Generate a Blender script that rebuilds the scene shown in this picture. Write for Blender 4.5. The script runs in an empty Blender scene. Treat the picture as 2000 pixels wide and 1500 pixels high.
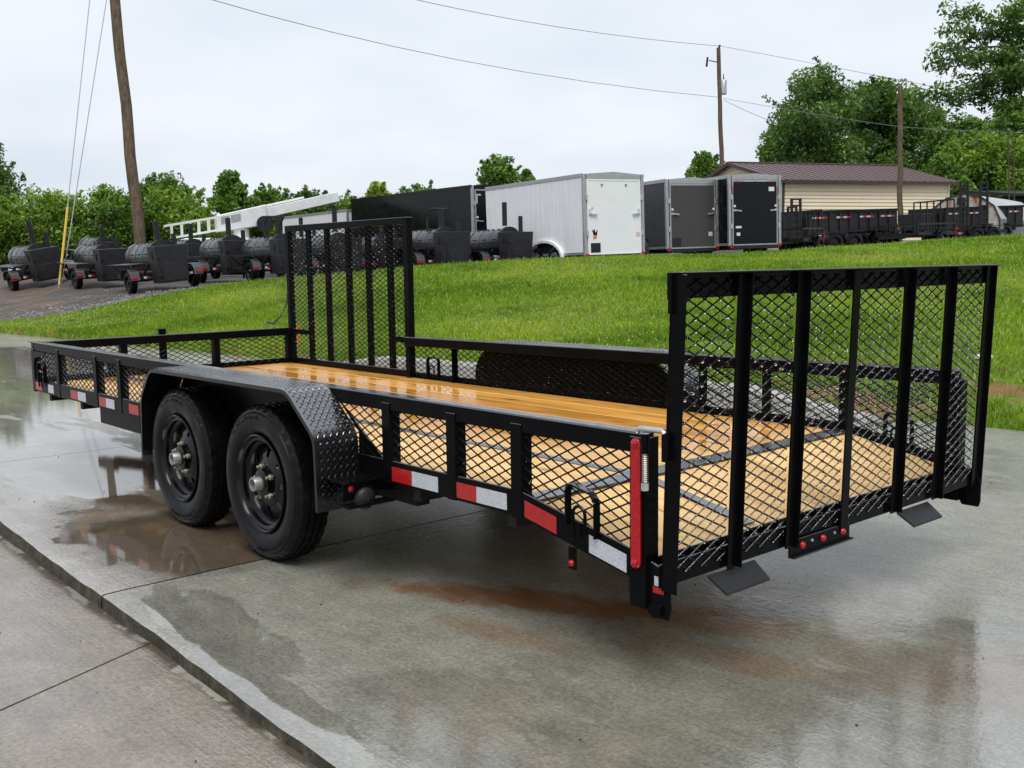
import bpy, math, random
import numpy as np
from mathutils import Vector, Matrix
random.seed(7); RNG = np.random.default_rng(7)
S = bpy.context.scene
COL = S.collection
R = math.radians

# ------------------------------------------------------------------ camera
CAM = Vector((-1.978, 3.235, 1.2606)); FPX = 2005.3
YAW, PITCH, ROLL = 0.72299, -0.1165, -0.01425
vd = Vector((math.cos(YAW)*math.cos(PITCH), -math.sin(YAW)*math.cos(PITCH), math.sin(PITCH)))
_r = vd.cross(Vector((0, 0, 1))).normalized(); _u = _r.cross(vd)
vr = math.cos(ROLL)*_r + math.sin(ROLL)*_u; vu = -math.sin(ROLL)*_r + math.cos(ROLL)*_u
cd = bpy.data.cameras.new('camera'); cam = bpy.data.objects.new('camera', cd); COL.objects.link(cam)
M = Matrix((vr, vu, -vd)).transposed().to_4x4(); M.translation = CAM
cam.matrix_world = M
cd.sensor_width = 36; cd.lens = FPX/2000*36; cd.clip_end = 2000; cd.clip_start = .05
S.camera = cam
# ------------------------------------------------------------------ sky and sun (soft overcast)
SUN_EL, SUN_AZ = R(62), math.atan2(.66, -.75)
w = bpy.data.worlds.new('World'); S.world = w; w.use_nodes = True
wn, wl = w.node_tree.nodes, w.node_tree.links
wn.clear()
wo = wn.new('ShaderNodeOutputWorld'); bg = wn.new('ShaderNodeBackground'); bg.inputs[1].default_value = .068
sky = wn.new('ShaderNodeTexSky'); sky.sky_type = 'NISHITA'; sky.sun_disc = False
sky.sun_elevation = SUN_EL; sky.sun_rotation = math.pi/2 - SUN_AZ; sky.air_density = 1.4; sky.dust_density = 3
tc = wn.new('ShaderNodeTexCoord'); sep = wn.new('ShaderNodeSeparateXYZ'); wl.new(tc.outputs['Generated'], sep.inputs[0])
addz = wn.new('ShaderNodeMath'); addz.operation = 'ADD'; addz.inputs[1].default_value = .22
mz = wn.new('ShaderNodeMath'); mz.operation = 'MAXIMUM'; mz.inputs[1].default_value = 0
wl.new(sep.outputs[2], mz.inputs[0]); wl.new(mz.outputs[0], addz.inputs[0])
dv = wn.new('ShaderNodeVectorMath'); dv.operation = 'DIVIDE'
cz = wn.new('ShaderNodeCombineXYZ')
for i in range(3): wl.new(addz.outputs[0], cz.inputs[i])
wl.new(tc.outputs['Generated'], dv.inputs[0]); wl.new(cz.outputs[0], dv.inputs[1])
nz = wn.new('ShaderNodeTexNoise'); nz.inputs['Scale'].default_value = 1.15; nz.inputs['Detail'].default_value = 3; nz.inputs['Roughness'].default_value = .5
wl.new(dv.outputs[0], nz.inputs['Vector'])
rp = wn.new('ShaderNodeValToRGB')
rp.color_ramp.elements[0].position = .38; rp.color_ramp.elements[0].color = (6.45, 6.95, 7.85, 1)
rp.color_ramp.elements[1].position = .64; rp.color_ramp.elements[1].color = (7.75, 8.2, 8.75, 1)
wl.new(nz.outputs['Fac'], rp.inputs[0])
mx = wn.new('ShaderNodeMix'); mx.data_type = 'RGBA'; mx.inputs[0].default_value = .93
wl.new(sky.outputs[0], mx.inputs[6]); wl.new(rp.outputs[0], mx.inputs[7])
wl.new(mx.outputs[2], bg.inputs[0]); wl.new(bg.outputs[0], wo.inputs[0])
sl = bpy.data.lights.new('sun', 'SUN'); sl.energy = 1.5; sl.angle = R(35); sl.color = (1, .97, .93)
sun = bpy.data.objects.new('sun', sl); COL.objects.link(sun)
sdir = Vector((math.cos(SUN_EL)*math.cos(SUN_AZ), math.cos(SUN_EL)*math.sin(SUN_AZ), math.sin(SUN_EL)))
sun.rotation_euler = sdir.to_track_quat('Z', 'Y').to_euler()
S.view_settings.view_transform = 'Standard'; S.view_settings.look = 'None'; S.view_settings.gamma = 1
S.view_settings.exposure = 0.8; S.view_settings.use_curve_mapping = False
S.render.engine = 'CYCLES'; S.render.resolution_x = 1024; S.render.resolution_y = 768
S.cycles.max_bounces = 6; S.cycles.transparent_max_bounces = 8

def at(px, py, D):            # photo pixel (2000 px wide) at depth D metres along the view -> world
    return CAM + (vd*FPX + vr*(px-1000) - vu*(py-750))*(D/FPX)

# ------------------------------------------------------------------ mesh helpers
class MB:
    def __init__(s): s.v = []; s.f = []
    def add(s, vs, fs):
        o = len(s.v); s.v += [tuple(v) for v in vs]; s.f += [tuple(i+o for i in f) for f in fs]; return s
    def box(s, c, d, rot=None):
        hx, hy, hz = d[0]/2, d[1]/2, d[2]/2
        vs = [Vector((x, y, z)) for z in (-hz, hz) for y in (-hy, hy) for x in (-hx, hx)]
        if rot is not None: vs = [rot @ v for v in vs]
        c = Vector(c)
        return s.add([v+c for v in vs], [(0,2,3,1),(4,5,7,6),(0,1,5,4),(2,6,7,3),(0,4,6,2),(1,3,7,5)])
    def rng(s, a, b):         # box from min corner to max corner
        return s.box([(a[i]+b[i])/2 for i in range(3)], [abs(b[i]-a[i]) for i in range(3)])
    def bar(s, p, q, w_, h_, up=(0, 0, 1)):
        p, q = Vector(p), Vector(q); x = (q-p).normalized(); y = Vector(up).cross(x)
        if y.length < 1e-4: y = Vector((1, 0, 0)).cross(x)
        y.normalize(); z = x.cross(y); y *= w_/2; z *= h_/2
        return s.add([p-y-z, p+y-z, p+y+z, p-y+z, q-y-z, q+y-z, q+y+z, q-y+z],
                     [(0,3,2,1),(4,5,6,7),(0,1,5,4),(1,2,6,5),(2,3,7,6),(3,0,4,7)])
    def tube(s, pts, rad, n=8, cap=True):
        pts = [Vector(p) for p in pts]; rad = rad if hasattr(rad, '__len__') else [rad]*len(pts)
        base = len(s.v); prev = None
        for i, p in enumerate(pts):
            t = (pts[min(i+1, len(pts)-1)]-pts[max(i-1, 0)]).normalized()
            a = Vector((0, 0, 1)) if abs(t.z) < .9 else Vector((1, 0, 0))
            if prev is not None: a = prev
            b = t.cross(a).normalized(); a = b.cross(t); prev = a
            for k in range(n):
                an = 2*math.pi*k/n; s.v.append(tuple(p+(a*math.cos(an)+b*math.sin(an))*rad[i]))
        for i in range(len(pts)-1):
            for k in range(n):
                k2 = (k+1) % n
                s.f.append((base+i*n+k, base+i*n+k2, base+(i+1)*n+k2, base+(i+1)*n+k))
        if cap:
            s.f.append(tuple(base+k for k in range(n))[::-1]); e = base+(len(pts)-1)*n; s.f.append(tuple(e+k for k in range(n)))
        return s
    def lathe(s, prof, n=24, o=(0, 0, 0), ax='y', flip=False):   # prof: (axial, radius)
        base = len(s.v); o = Vector(o)
        for a, r_ in prof:
            for k in range(n):
                t = 2*math.pi*k/n; c, d = r_*math.cos(t), r_*math.sin(t)
                s.v.append(tuple(o+(Vector((c, a, d)) if ax == 'y' else Vector((a, c, d)) if ax == 'x' else Vector((c, d, a)))))
        for i in range(len(prof)-1):
            for k in range(n):
                k2 = (k+1) % n; q = (base+i*n+k, base+i*n+k2, base+(i+1)*n+k2, base+(i+1)*n+k)
                s.f.append(q[::-1] if flip else q)
        return s
    def prism(s, poly, a, b, ax='y'):     # 2D polygon extruded from a to b on axis
        def P(u, v_, t): return {'y': (u, t, v_), 'x': (t, u, v_), 'z': (u, v_, t)}[ax]
        n = len(poly); vs = [P(u, v_, a) for u, v_ in poly]+[P(u, v_, b) for u, v_ in poly]
        fs = [tuple(range(n))[::-1], tuple(range(n, 2*n))]+[(i, (i+1) % n, n+(i+1) % n, n+i) for i in range(n)]
        return s.add(vs, fs)
    def ico(s, c, r_, sc=(1, 1, 1)):
        t = (1+5**.5)/2; vs = [(-1,t,0),(1,t,0),(-1,-t,0),(1,-t,0),(0,-1,t),(0,1,t),(0,-1,-t),(0,1,-t),(t,0,-1),(t,0,1),(-t,0,-1),(-t,0,1)]
        k = r_/math.sqrt(1+t*t)
        return s.add([(c[0]+v[0]*k*sc[0], c[1]+v[1]*k*sc[1], c[2]+v[2]*k*sc[2]) for v in vs],
          [(0,11,5),(0,5,1),(0,1,7),(0,7,10),(0,10,11),(1,5,9),(5,11,4),(11,10,2),(10,7,6),(7,1,8),(3,9,4),(3,4,2),(3,2,6),(3,6,8),(3,8,9),(4,9,5),(2,4,11),(6,2,10),(8,6,7),(9,8,1)])
    def build(s, name, mat, parent=None, smooth=False, bevel=0, fix=True):
        me = bpy.data.meshes.new(name); me.from_pydata(s.v, [], s.f)
        if fix:
            import bmesh
            bm = bmesh.new(); bm.from_mesh(me); bmesh.ops.recalc_face_normals(bm, faces=bm.faces); bm.to_mesh(me); bm.free()
        return finish(name, me, mat, parent, smooth, bevel)

def finish(name, me, mat, parent=None, smooth=False, bevel=0):
    o = bpy.data.objects.new(name, me); COL.objects.link(o)
    for m in (mat if isinstance(mat, (list, tuple)) else [mat]): me.materials.append(m)
    if smooth:
        me.polygons.foreach_set('use_smooth', [True]*len(me.polygons))
        if smooth != 'all':
            try: me.set_sharp_from_angle(angle=R(38))
            except Exception: pass
    if parent is not None: o.parent = parent
    if bevel:
        b = o.modifiers.new('bevel', 'BEVEL'); b.width = bevel; b.segments = 1; b.limit_method = 'ANGLE'; b.angle_limit = R(50)
    return o
def fastmesh(name, V, F, mat, parent=None, attr=None):    # numpy arrays; F is (n,3) or (n,4)
    me = bpy.data.meshes.new(name); k = F.shape[1]
    me.vertices.add(len(V)); me.vertices.foreach_set('co', V.astype(np.float32).ravel())
    me.loops.add(F.size); me.loops.foreach_set('vertex_index', F.astype(np.int32).ravel())
    me.polygons.add(len(F)); me.polygons.foreach_set('loop_start', np.arange(0, F.size, k, dtype=np.int32))
    if attr is not None:
        a = me.attributes.new('tint', 'FLOAT', 'POINT'); a.data.foreach_set('value', attr.astype(np.float32))
    me.update(calc_edges=True); me.validate()
    return finish(name, me, mat, parent)
def tag(o, label=None, cat=None, group=None, kind=None):
    if label: o['label'] = label
    if cat: o['category'] = cat
    if group: o['group'] = group
    if kind: o['kind'] = kind
    return o
def thing(name, label, cat, loc=(0, 0, 0), rot=None, group=None):
    o = bpy.data.objects.new(name, None); COL.objects.link(o); o.empty_display_size = .2
    if rot is None: o.location = loc
    else:
        m = rot.to_4x4(); m.translation = Vector(loc); o.matrix_world = m
    return tag(o, label, cat, group)
def copy_tree(o, parent=None):
    c = o.copy(); COL.objects.link(c); c.parent = parent
    for ch in list(o.children): copy_tree(ch, c)
    return c

# ------------------------------------------------------------------ material helpers
class NT:
    def __init__(s, name):
        s.m = bpy.data.materials.new(name); s.m.use_nodes = True; s.t = s.m.node_tree; s.n = s.t.nodes; s.l = s.t.links
        s.p = s.n['Principled BSDF']; s.out = s.n['Material Output']
    def put(s, sock, v):
        if v is None: return
        if isinstance(v, bpy.types.NodeSocket): s.l.new(v, sock)
        elif isinstance(v, (tuple, list)) and len(v) == 3 and sock.type == 'RGBA': sock.default_value = (*v, 1)
        else: sock.default_value = v
    def set(s, **k):
        names = dict(col='Base Color', rough='Roughness', metal='Metallic', ior='IOR', spec='Specular IOR Level', normal='Normal', coat='Coat Weight', coatr='Coat Roughness', trans='Transmission Weight', emis='Emission Color', emstr='Emission Strength')
        for a, v in k.items(): s.put(s.p.inputs[names[a]], v)
        return s.m
    def pos(s): return s.n.new('ShaderNodeNewGeometry').outputs['Position']
    def nrm(s): return s.n.new('ShaderNodeNewGeometry').outputs['Normal']
    def objc(s): return s.n.new('ShaderNodeTexCoord').outputs['Object']
    def rnd(s): return s.n.new('ShaderNodeObjectInfo').outputs['Random']
    def attr(s, nm):
        a = s.n.new('ShaderNodeAttribute'); a.attribute_name = nm; return a.outputs['Fac']
    def mapv(s, v, sc=(1, 1, 1), rot=(0, 0, 0), loc=(0, 0, 0)):
        m = s.n.new('ShaderNodeMapping'); m.inputs['Scale'].default_value = sc; m.inputs['Rotation'].default_value = rot; m.inputs['Location'].default_value = loc
        s.l.new(v, m.inputs[0]); return m.outputs[0]
    def noise(s, v=None, sc=5, det=3, ro=.5, dist=0, out='Fac'):
        n = s.n.new('ShaderNodeTexNoise'); n.inputs['Scale'].default_value = sc; n.inputs['Detail'].default_value = det; n.inputs['Roughness'].default_value = ro; n.inputs['Distortion'].default_value = dist
        if v is not None: s.l.new(v, n.inputs['Vector'])
        return n.outputs[out]
    def vor(s, v, sc=5, feat='F1', out='Distance', rand=1):
        n = s.n.new('ShaderNodeTexVoronoi'); n.feature = feat; n.inputs['Scale'].default_value = sc; n.inputs['Randomness'].default_value = rand; s.l.new(v, n.inputs['Vector']); return n.outputs[out]
    def ramp(s, f, *stops, interp='LINEAR'):
        r_ = s.n.new('ShaderNodeValToRGB'); cr = r_.color_ramp; cr.interpolation = interp
        for i, (p, c) in enumerate(stops):
            e = cr.elements[i] if i < 2 else cr.elements.new(p)
            e.position = p; c = (c, c, c) if not isinstance(c, (tuple, list)) else c; e.color = (*c[:3], 1)
        s.put(r_.inputs[0], f); return r_.outputs[0]
    def sstep(s, f, a, b):
        m = s.n.new('ShaderNodeMapRange'); m.interpolation_type = 'SMOOTHSTEP'; s.put(m.inputs[0], f); m.inputs[1].default_value = a; m.inputs[2].default_value = b; return m.outputs[0]
    def math(s, op, a, b=None, c=None):
        m = s.n.new('ShaderNodeMath'); m.operation = op
        for i, v in enumerate((a, b, c)): s.put(m.inputs[i], v)
        return m.outputs[0]
    def mix(s, f, a, b):
        m = s.n.new('ShaderNodeMix'); m.data_type = 'RGBA'; s.put(m.inputs[0], f); s.put(m.inputs[6], a); s.put(m.inputs[7], b); return m.outputs[2]
    def mul(s, a, b):
        m = s.n.new('ShaderNodeMix'); m.data_type = 'RGBA'; m.blend_type = 'MULTIPLY'; m.inputs[0].default_value = 1; s.put(m.inputs[6], a); s.put(m.inputs[7], b); return m.outputs[2]
    def sep(s, v):
        n = s.n.new('ShaderNodeSeparateXYZ'); s.l.new(v, n.inputs[0]); return n.outputs
    def bump(s, h, st=.3, dist=.01, nrm=None):
        b = s.n.new('ShaderNodeBump'); b.inputs['Distance'].default_value = dist; s.put(b.inputs['Strength'], st); s.put(b.inputs['Height'], h)
        if nrm is not None: s.l.new(nrm, b.inputs['Normal'])
        return b.outputs[0]
    def ell(s, xyz, cx, cy, rx, ry, ang=0, warp=None, soft=.35):    # soft elliptical mask in ground coordinates
        c, d = math.cos(ang), math.sin(ang)
        x = s.math('SUBTRACT', xyz[0], cx); y = s.math('SUBTRACT', xyz[1], cy)
        a = s.math('ADD', s.math('MULTIPLY', x, c/rx), s.math('MULTIPLY', y, d/rx)); b = s.math('ADD', s.math('MULTIPLY', x, -d/ry), s.math('MULTIPLY', y, c/ry))
        q = s.math('ADD', s.math('MULTIPLY', a, a), s.math('MULTIPLY', b, b))
        if warp is not None: q = s.math('ADD', q, warp)
        m = s.n.new('ShaderNodeMapRange'); m.interpolation_type = 'SMOOTHSTEP'; s.put(m.inputs[0], q); m.inputs[1].default_value = 1+soft; m.inputs[2].default_value = 1-soft
        return m.outputs[0]
    def mx(s, *a):
        r_ = a[0]
        for b in a[1:]: r_ = s.math('MAXIMUM', r_, b)
        return r_

def flat(name, col, rough=.5, metal=0, spec=.5, var=.12, sc=6, bump=0):
    t = NT(name); n = t.noise(t.objc(), sc, 4, .6)
    c = t.mul(col, t.ramp(n, (.25, 1-var), (.75, 1+var)))
    k = dict(col=c, rough=t.ramp(n, (.3, max(rough-.08, .02)), (.7, min(rough+.08, 1))), metal=metal, spec=spec)
    if bump: k['normal'] = t.bump(t.noise(t.objc(), sc*8, 3), bump, .004)
    return t.set(**k)
def make_paint(name, col, rough=.3, spec=.3, wet=1.0):     # paint standing in rain: beads on upward faces
    t = NT(name); p = t.pos(); nz_ = t.sep(t.nrm())[2]; up = t.sstep(nz_, .4, .8)
    big = t.noise(p, 90, 2, .6); v = t.vor(p, 130); beads = t.ramp(t.math('ADD', v, t.math('MULTIPLY', big, .5)), (.42, 1), (.62, 0))
    side = t.ramp(t.math('ADD', t.vor(p, 75), t.math('MULTIPLY', t.noise(p, 20, 2), .6)), (.34, 1), (.44, 0))
    h = t.math('ADD', t.math('MULTIPLY', beads, t.math('MULTIPLY', up, .42)), t.math('MULTIPLY', side, .12))
    film = t.math('MULTIPLY', up, t.ramp(t.noise(p, 40, 3, .7), (.36, 0), (.5, 1)))
    n1 = t.noise(p, 9, 2)
    c = t.mul(col, t.ramp(n1, (.3, .8), (.7, 1.25)))
    return t.set(col=c, rough=t.math('ADD', t.math('MULTIPLY', film, -.13), t.math('ADD', rough, t.math('MULTIPLY', n1, .1))), spec=t.math('ADD', spec, t.math('MULTIPLY', up, .5*wet)), ior=t.math('ADD', 1.5, t.math('MULTIPLY', up, .8*wet)),
                 normal=t.bump(h, .34*wet, .004))
M_black = make_paint('black paint in rain', (.0032, .0033, .0038), .2, .06)
M_plate = make_paint('wet tread plate', (.005, .0052, .006), .2, .42)
def make_rubber():
    t = NT('tyre rubber'); p = t.objc(); n = t.noise(p, 30, 4, .65)
    return t.set(col=t.ramp(n, (.3, (.0025, .0025, .0027)), (.7, (.006, .006, .0064))), rough=t.ramp(t.noise(p, 9, 3), (.35, .2), (.65, .45)), spec=.16, normal=t.bump(n, .25, .003))
M_rubber = make_rubber()
M_rim = flat('black wheel paint', (.003, .003, .0035), .2, 0, .28, .2, 12)
M_galv = flat('galvanised steel', (.55, .56, .57), .35, .9, .5, .2, 25)
M_hub = flat('zinc hub cap', (.30, .31, .32), .42, .6, .5, .2, 40)
M_nut = flat('dull lug nut steel', (.45, .42, .34), .4, .8, .5, .25, 60)
M_rust = flat('hub rust', (.075, .028, .012), .8, 0, .2, .4, 60)
M_axle = flat('underbody black', (.010, .010, .010), .6, 0, .2, .3, 10)
def make_lens(name, col, em=0):
    t = NT(name); v = t.vor(t.pos(), 95); c = t.mul(col, t.ramp(v, (.1, 1.15), (.6, .82)))
    return t.set(col=c, rough=.15, spec=.5, normal=t.bump(v, .15, .003))
M_red = make_lens('red lens', (.42, .003, .008))
M_reflr = make_lens('red reflective tape', (.42, .012, .014))
def make_silver():
    t = NT('white reflective tape in rain'); v = t.vor(t.pos(), 150); n = t.noise(t.pos(), 35, 3)
    return t.set(col=t.mul((.52, .55, .58), t.ramp(t.math('ADD', v, t.math('MULTIPLY', n, .4)), (.3, 1.12), (.8, .84))), rough=.3, spec=.5, normal=t.bump(v, .3, .003))
M_refls = make_silver()
def make_wood(name, a, b):
    t = NT(name); p = t.pos(); r_ = t.rnd(); q = t.sep(p)
    off = t.n.new('ShaderNodeCombineXYZ'); t.put(off.inputs[0], t.math('MULTIPLY', r_, 37.)); t.put(off.inputs[1], t.math('MULTIPLY', r_, 11.))
    ad = t.n.new('ShaderNodeVectorMath'); t.l.new(p, ad.inputs[0]); t.l.new(off.outputs[0], ad.inputs[1]); v = ad.outputs[0]
    g = t.noise(t.mapv(v, (1.1, 26, 26)), 1.6, 5, .6, .9); fine = t.noise(t.mapv(v, (4, 120, 120)), 2, 3, .6)
    kn = t.vor(t.mapv(v, (1.6, 6.5, 6.5)), 1.0); knot = t.ramp(kn, (.06, 1), (.16, 0))
    base = t.mix(t.ramp(g, (.36, 0), (.64, 1)), a, b)
    base = t.mul(base, t.ramp(fine, (.3, .90), (.7, 1.07)))
    base = t.mul(base, t.ramp(r_, (0, (.78, .70, .60)), (.35, (1.05, 1.0, .95)), (.7, (.92, .88, .80)), (1, (1.12, 1.1, 1.08))))
    base = t.mix(t.math('MULTIPLY', knot, .75), base, (.10, .035, .012))
    # rain lies on the far boards and in patches on the near ones: wet pine turns deep orange and glossy
    wn_ = t.noise(t.mapv(p, (1, 2.2, 1)), 1.5, 4, .6)
    wet = t.sstep(t.math('ADD', t.math('MULTIPLY', q[1], -.9), t.math('ADD', t.math('MULTIPLY', wn_, 1.9), t.math('MULTIPLY', q[0], .10))), .72, 1.12)
    wet = t.math('MULTIPLY', wet, t.sstep(q[0], .45, .75))
    col = t.mix(wet, base, t.mul(base, (.92, .69, .34)))
    pool = t.math('MULTIPLY', wet, t.sstep(t.noise(t.mapv(p, (.8, 3, 1)), 1.7, 3), .44, .58))
    rough = t.math('SUBTRACT', t.math('SUBTRACT', .55, t.math('MULTIPLY', wet, .28)), t.math('MULTIPLY', pool, .22))
    return t.set(col=col, rough=rough, spec=t.math('ADD', .35, t.math('MULTIPLY', wet, .2)), normal=t.bump(t.math('ADD', g, t.math('MULTIPLY', fine, .6)), t.math('SUBTRACT', .22, t.math('MULTIPLY', wet, .19)), .004))
M_wood = make_wood('treated pine plank', (.86, .62, .29), (.72, .45, .18))
M_strap = make_paint('deck strap in rain', (.022, .023, .026), .22, .5)
def make_drop():
    t = NT('rain drop'); return t.set(col=(1, 1, 1), rough=0., ior=1.33, trans=1.)
M_drop = make_drop()
def make_gel():
    t = NT('white gelcoat panel'); p = t.objc(); st = t.noise(t.mapv(p, (9, 9, .5)), 1, 4, .6); n = t.noise(p, 2, 3)
    c = t.mul((.81, .82, .83), t.ramp(st, (.35, .90), (.6, 1.0))); c = t.mul(c, t.ramp(n, (.3, .97), (.7, 1.02)))
    return t.set(col=c, rough=.3, spec=.5, normal=t.bump(t.noise(p, 1.4, 2), .08, .05))
M_whitegel = make_gel()
M_whitedoor = flat('white ramp door', (.80, .82, .80), .4, 0, .4, .04, 2)
M_alu = flat('aluminium trim', (.42, .43, .43), .4, .7, .5, .18, 8)
M_charc = flat('charcoal panel', (.045, .045, .052), .3, 0, .5, .1, 3)
M_char2 = flat('charcoal door', (.050, .049, .045), .45, 0, .4, .1, 3)
M_bpanel = flat('black gloss panel', (.004, .0045, .006), .22, 0, .2, .2, 3)
M_smoker = flat('smoker black enamel', (.030, .031, .035), .3, 0, .9, .25, 5, .05)
M_smokerbox = flat('firebox plate', (.020, .020, .022), .5, 0, .35, .25, 4, .05)
M_dark = flat('dark steel', (.014, .014, .015), .45, 0, .35, .3, 5)
M_white = flat('white paint', (.70, .71, .70), .45, 0, .4, .12, 4)
M_concblk = flat('pale block', (.55, .54, .52), .8, 0, .3, .15, 8)

# ------------------------------------------------------------------ terrain
def kerb_y(x): return -4.5+.08*x
CX = [-2500, -600, 0, 100, 200, 253, 300, 420, 550, 700, 820, 1050, 1300, 1500, 1750, 2000, 2600, 5000]
CY = [690, 660, 633, 622, 602, 590, 581, 561, 546, 535, 523, 508, 500.5, 494, 478, 462, 440, 420]
DC = [26, 24, 23.4, 23.2, 23, 23, 23, 22.7, 22.5, 22.6, 22.8, 23, 23.6, 24.2, 25, 26, 28, 30]
GX = [-2500, 0, 152, 253, 400, 490, 800, 1500, 2000, 5000]; GG = [.03, .075, .08, .045, .012, .004, .012, .012, .016, .02]
LX = [-2500, 300, 490, 810, 1072, 1450, 2000, 5000]; LD = [0, 0, -.05, -.27, -.36, -.22, -.2, -.2]
def crest(px):
    y = np.interp(px, CX, CY); D = np.interp(px, CX, DC)
    hor = 515.3-.01425*(px-1000); return D, 1.26+D*(hor-y)/FPX
hx = Vector((vd.x, vd.y, 0)); rx_ = Vector((vr.x, vr.y, 0))
def ground_z(x, y):
    dx, dy = x-CAM.x, y-CAM.y; D = dx*hx.x+dy*hx.y; s_ = dx*rx_.x+dy*rx_.y
    D = max(D/ (hx.length**2), .5); px = 1000+FPX*s_/D
    Dc, zc = crest(px)
    t = kerb_y(x)-y
    if D <= Dc:
        e = Dc-D; v = max(t, 0)/max(max(t, 0)+e, .01)
        z0 = .11 if x > 2.6 else .02
        bumpy = .03*math.sin(x*1.3+y*.7)*math.sin(y*1.1-x*.5)*min(1, t)*min(1, e)
        return float(z0+(zc-z0)*(1-(1-v)**1.25)+bumpy) if t > 0 else 0.
    g = np.interp(px, GX, GG); q = D-Dc; lo = np.interp(px, LX, LD); f = min(q/2.6, 1); f = f*f*(3-2*f)
    return float(zc-.02*min(q, 1)+lo*f+g*min(q, 16)+(.05*min(max(q-16, 0), 10) if px > 1150 else 0))
def on_ground(px, D, zoff=0):
    p = at(px, 515, D); return Vector((p.x, p.y, ground_z(p.x, p.y)+zoff))
def tilt(loc, head, k=1.0):       # rotation: local +X = heading (horizontal angle), Z follows k of the ground slope
    e = .8; zx = (ground_z(loc.x+e, loc.y)-ground_z(loc.x-e, loc.y))/(2*e); zy = (ground_z(loc.x, loc.y+e)-ground_z(loc.x, loc.y-e))/(2*e)
    up = Vector((-zx*k, -zy*k, 1)).normalized(); f = Vector((math.cos(head), math.sin(head), 0)); y = up.cross(f).normalized(); f = y.cross(up)
    return Matrix((f, y, up)).transposed()

def make_grass():
    t = NT('lawn soil and thatch'); p = t.pos(); q = t.sep(p)
    a = t.noise(p, .55, 4, .6); b = t.noise(p, 7, 5, .7); c = t.noise(p, 38, 3, .7)
    col = t.mix(t.ramp(a, (.35, 0), (.65, 1)), (.10, .175, .024), (.165, .265, .036))
    col = t.mul(col, t.ramp(b, (.28, .6), (.72, 1.35))); col = t.mul(col, t.ramp(c, (.3, .7), (.7, 1.3)))
    k = t.math('ADD', q[1], t.math('MULTIPLY', q[0], -.08))      # bare earth close to the kerb
    bw = t.math('MULTIPLY', t.math('SUBTRACT', t.noise(p, 5, 4, .65), .5), 4.)
    bare = t.math('MULTIPLY', t.sstep(k, -6.6, -4.7), t.sstep(t.noise(p, 1.6, 4, .65), .5, .6))
    spots = t.mx(t.math('MULTIPLY', t.sstep(t.noise(p, 1.1, 4, .7), .58, .68), .6), t.ell(q, 2.5, -4.6, .7, .25, .08, bw, .7), t.ell(q, 1.75, -5.45, .38, .2, .1, bw, .8))
    col = t.mix(t.mx(bare, spots), col, t.mix(b, (.16, .075, .03), (.26, .16, .08)))
    return t.set(col=col, rough=.9, spec=.15, normal=t.bump(t.math('ADD', b, c), .6, .03))
M_lawn = make_grass()
def make_gravel():
    t = NT('wet grey gravel'); p = t.pos(); v = t.vor(p, 24); v2 = t.vor(p, 60); n = t.noise(p, .5, 4, .6); n2 = t.noise(p, 1.3, 5, .65)
    col = t.ramp(t.vor(p, 34, out='Color'), (.1, (.055, .055, .057)), (.9, (.16, .155, .152)))
    col = t.mul(col, t.ramp(v, (.05, 1.1), (.7, .75)))
    q = t.sep(p)
    edge = t.math('MULTIPLY', t.sstep(q[0], 12, 19), t.sstep(q[1], -9.5, -6.2))
    earth = t.math('MULTIPLY', t.math('MULTIPLY', edge, t.sstep(t.math('ADD', n2, t.math('MULTIPLY', n, .6)), .66, .98)), .75)
    col = t.mix(earth, col, t.mix(n2, (.20, .095, .045), (.27, .19, .12)))
    return t.set(col=col, rough=.75, spec=.3, normal=t.bump(t.math('ADD', v, v2), .9, .03))
M_gravel = make_gravel()

def terrain():
    cols = np.unique(np.concatenate([np.linspace(-2400, -420, 16), np.linspace(-400, 2600, 168), np.linspace(2700, 4800, 14)]))
    V = []; nb = 42; far = [0, .6, 1.3, 2.2, 3.3, 4.6, 6.2, 8.2, 10.5, 14, 20, 30, 50, 90, 160]
    for px in cols:
        h = hx*FPX+rx_*(px-1000); h = h/FPX
        Dc, _ = crest(px)
        # where the ray meets the kerb line y = -4.5+.08x
        den = h.y-.08*h.x; Dk = (-4.5+.08*CAM.x-CAM.y)/den if den < -1e-6 else Dc-.5
        if Dk > Dc-.4 or Dk < 0: Dk = Dc-.4
        for i in range(nb):
            D = Dk+.002+(Dc-Dk)*(i/(nb-1)); P_ = CAM+h*D
            V.append((P_.x, P_.y, ground_z(P_.x, P_.y) if i else -.05))
        for q in far:
            P_ = CAM+h*(Dc+.02+q); V.append((P_.x, P_.y, ground_z(P_.x, P_.y)))
    V = np.array(V); n = nb+len(far); idx = np.arange(len(V)).reshape(len(cols), n)
    def sub(a, b):
        q = idx[:, a:b]; return np.stack([q[:-1, :-1], q[1:, :-1], q[1:, 1:], q[:-1, 1:]], -1).reshape(-1, 4)
    for nm, fa, mt in (('grass_bank', sub(0, nb+1), M_lawn), ('gravel_lot', sub(nb, n), M_gravel)):
        o = fastmesh(nm, V, fa, mt); o.data.polygons.foreach_set('use_smooth', [True]*len(o.data.polygons)); tag(o, kind='structure')
    return V, idx, cols, nb
TV, TI, TCOLS, TNB = terrain()
M_earth = flat('far ground', (.075, .10, .035), .9, 0, .2, .3, .3)
g0 = MB().add([(-600, -600, -.35), (600, -600, -.35), (600, 600, -.35), (-600, 600, -.35)], [(0, 1, 2, 3)]).build('ground', M_earth); tag(g0, kind='structure')

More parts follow.
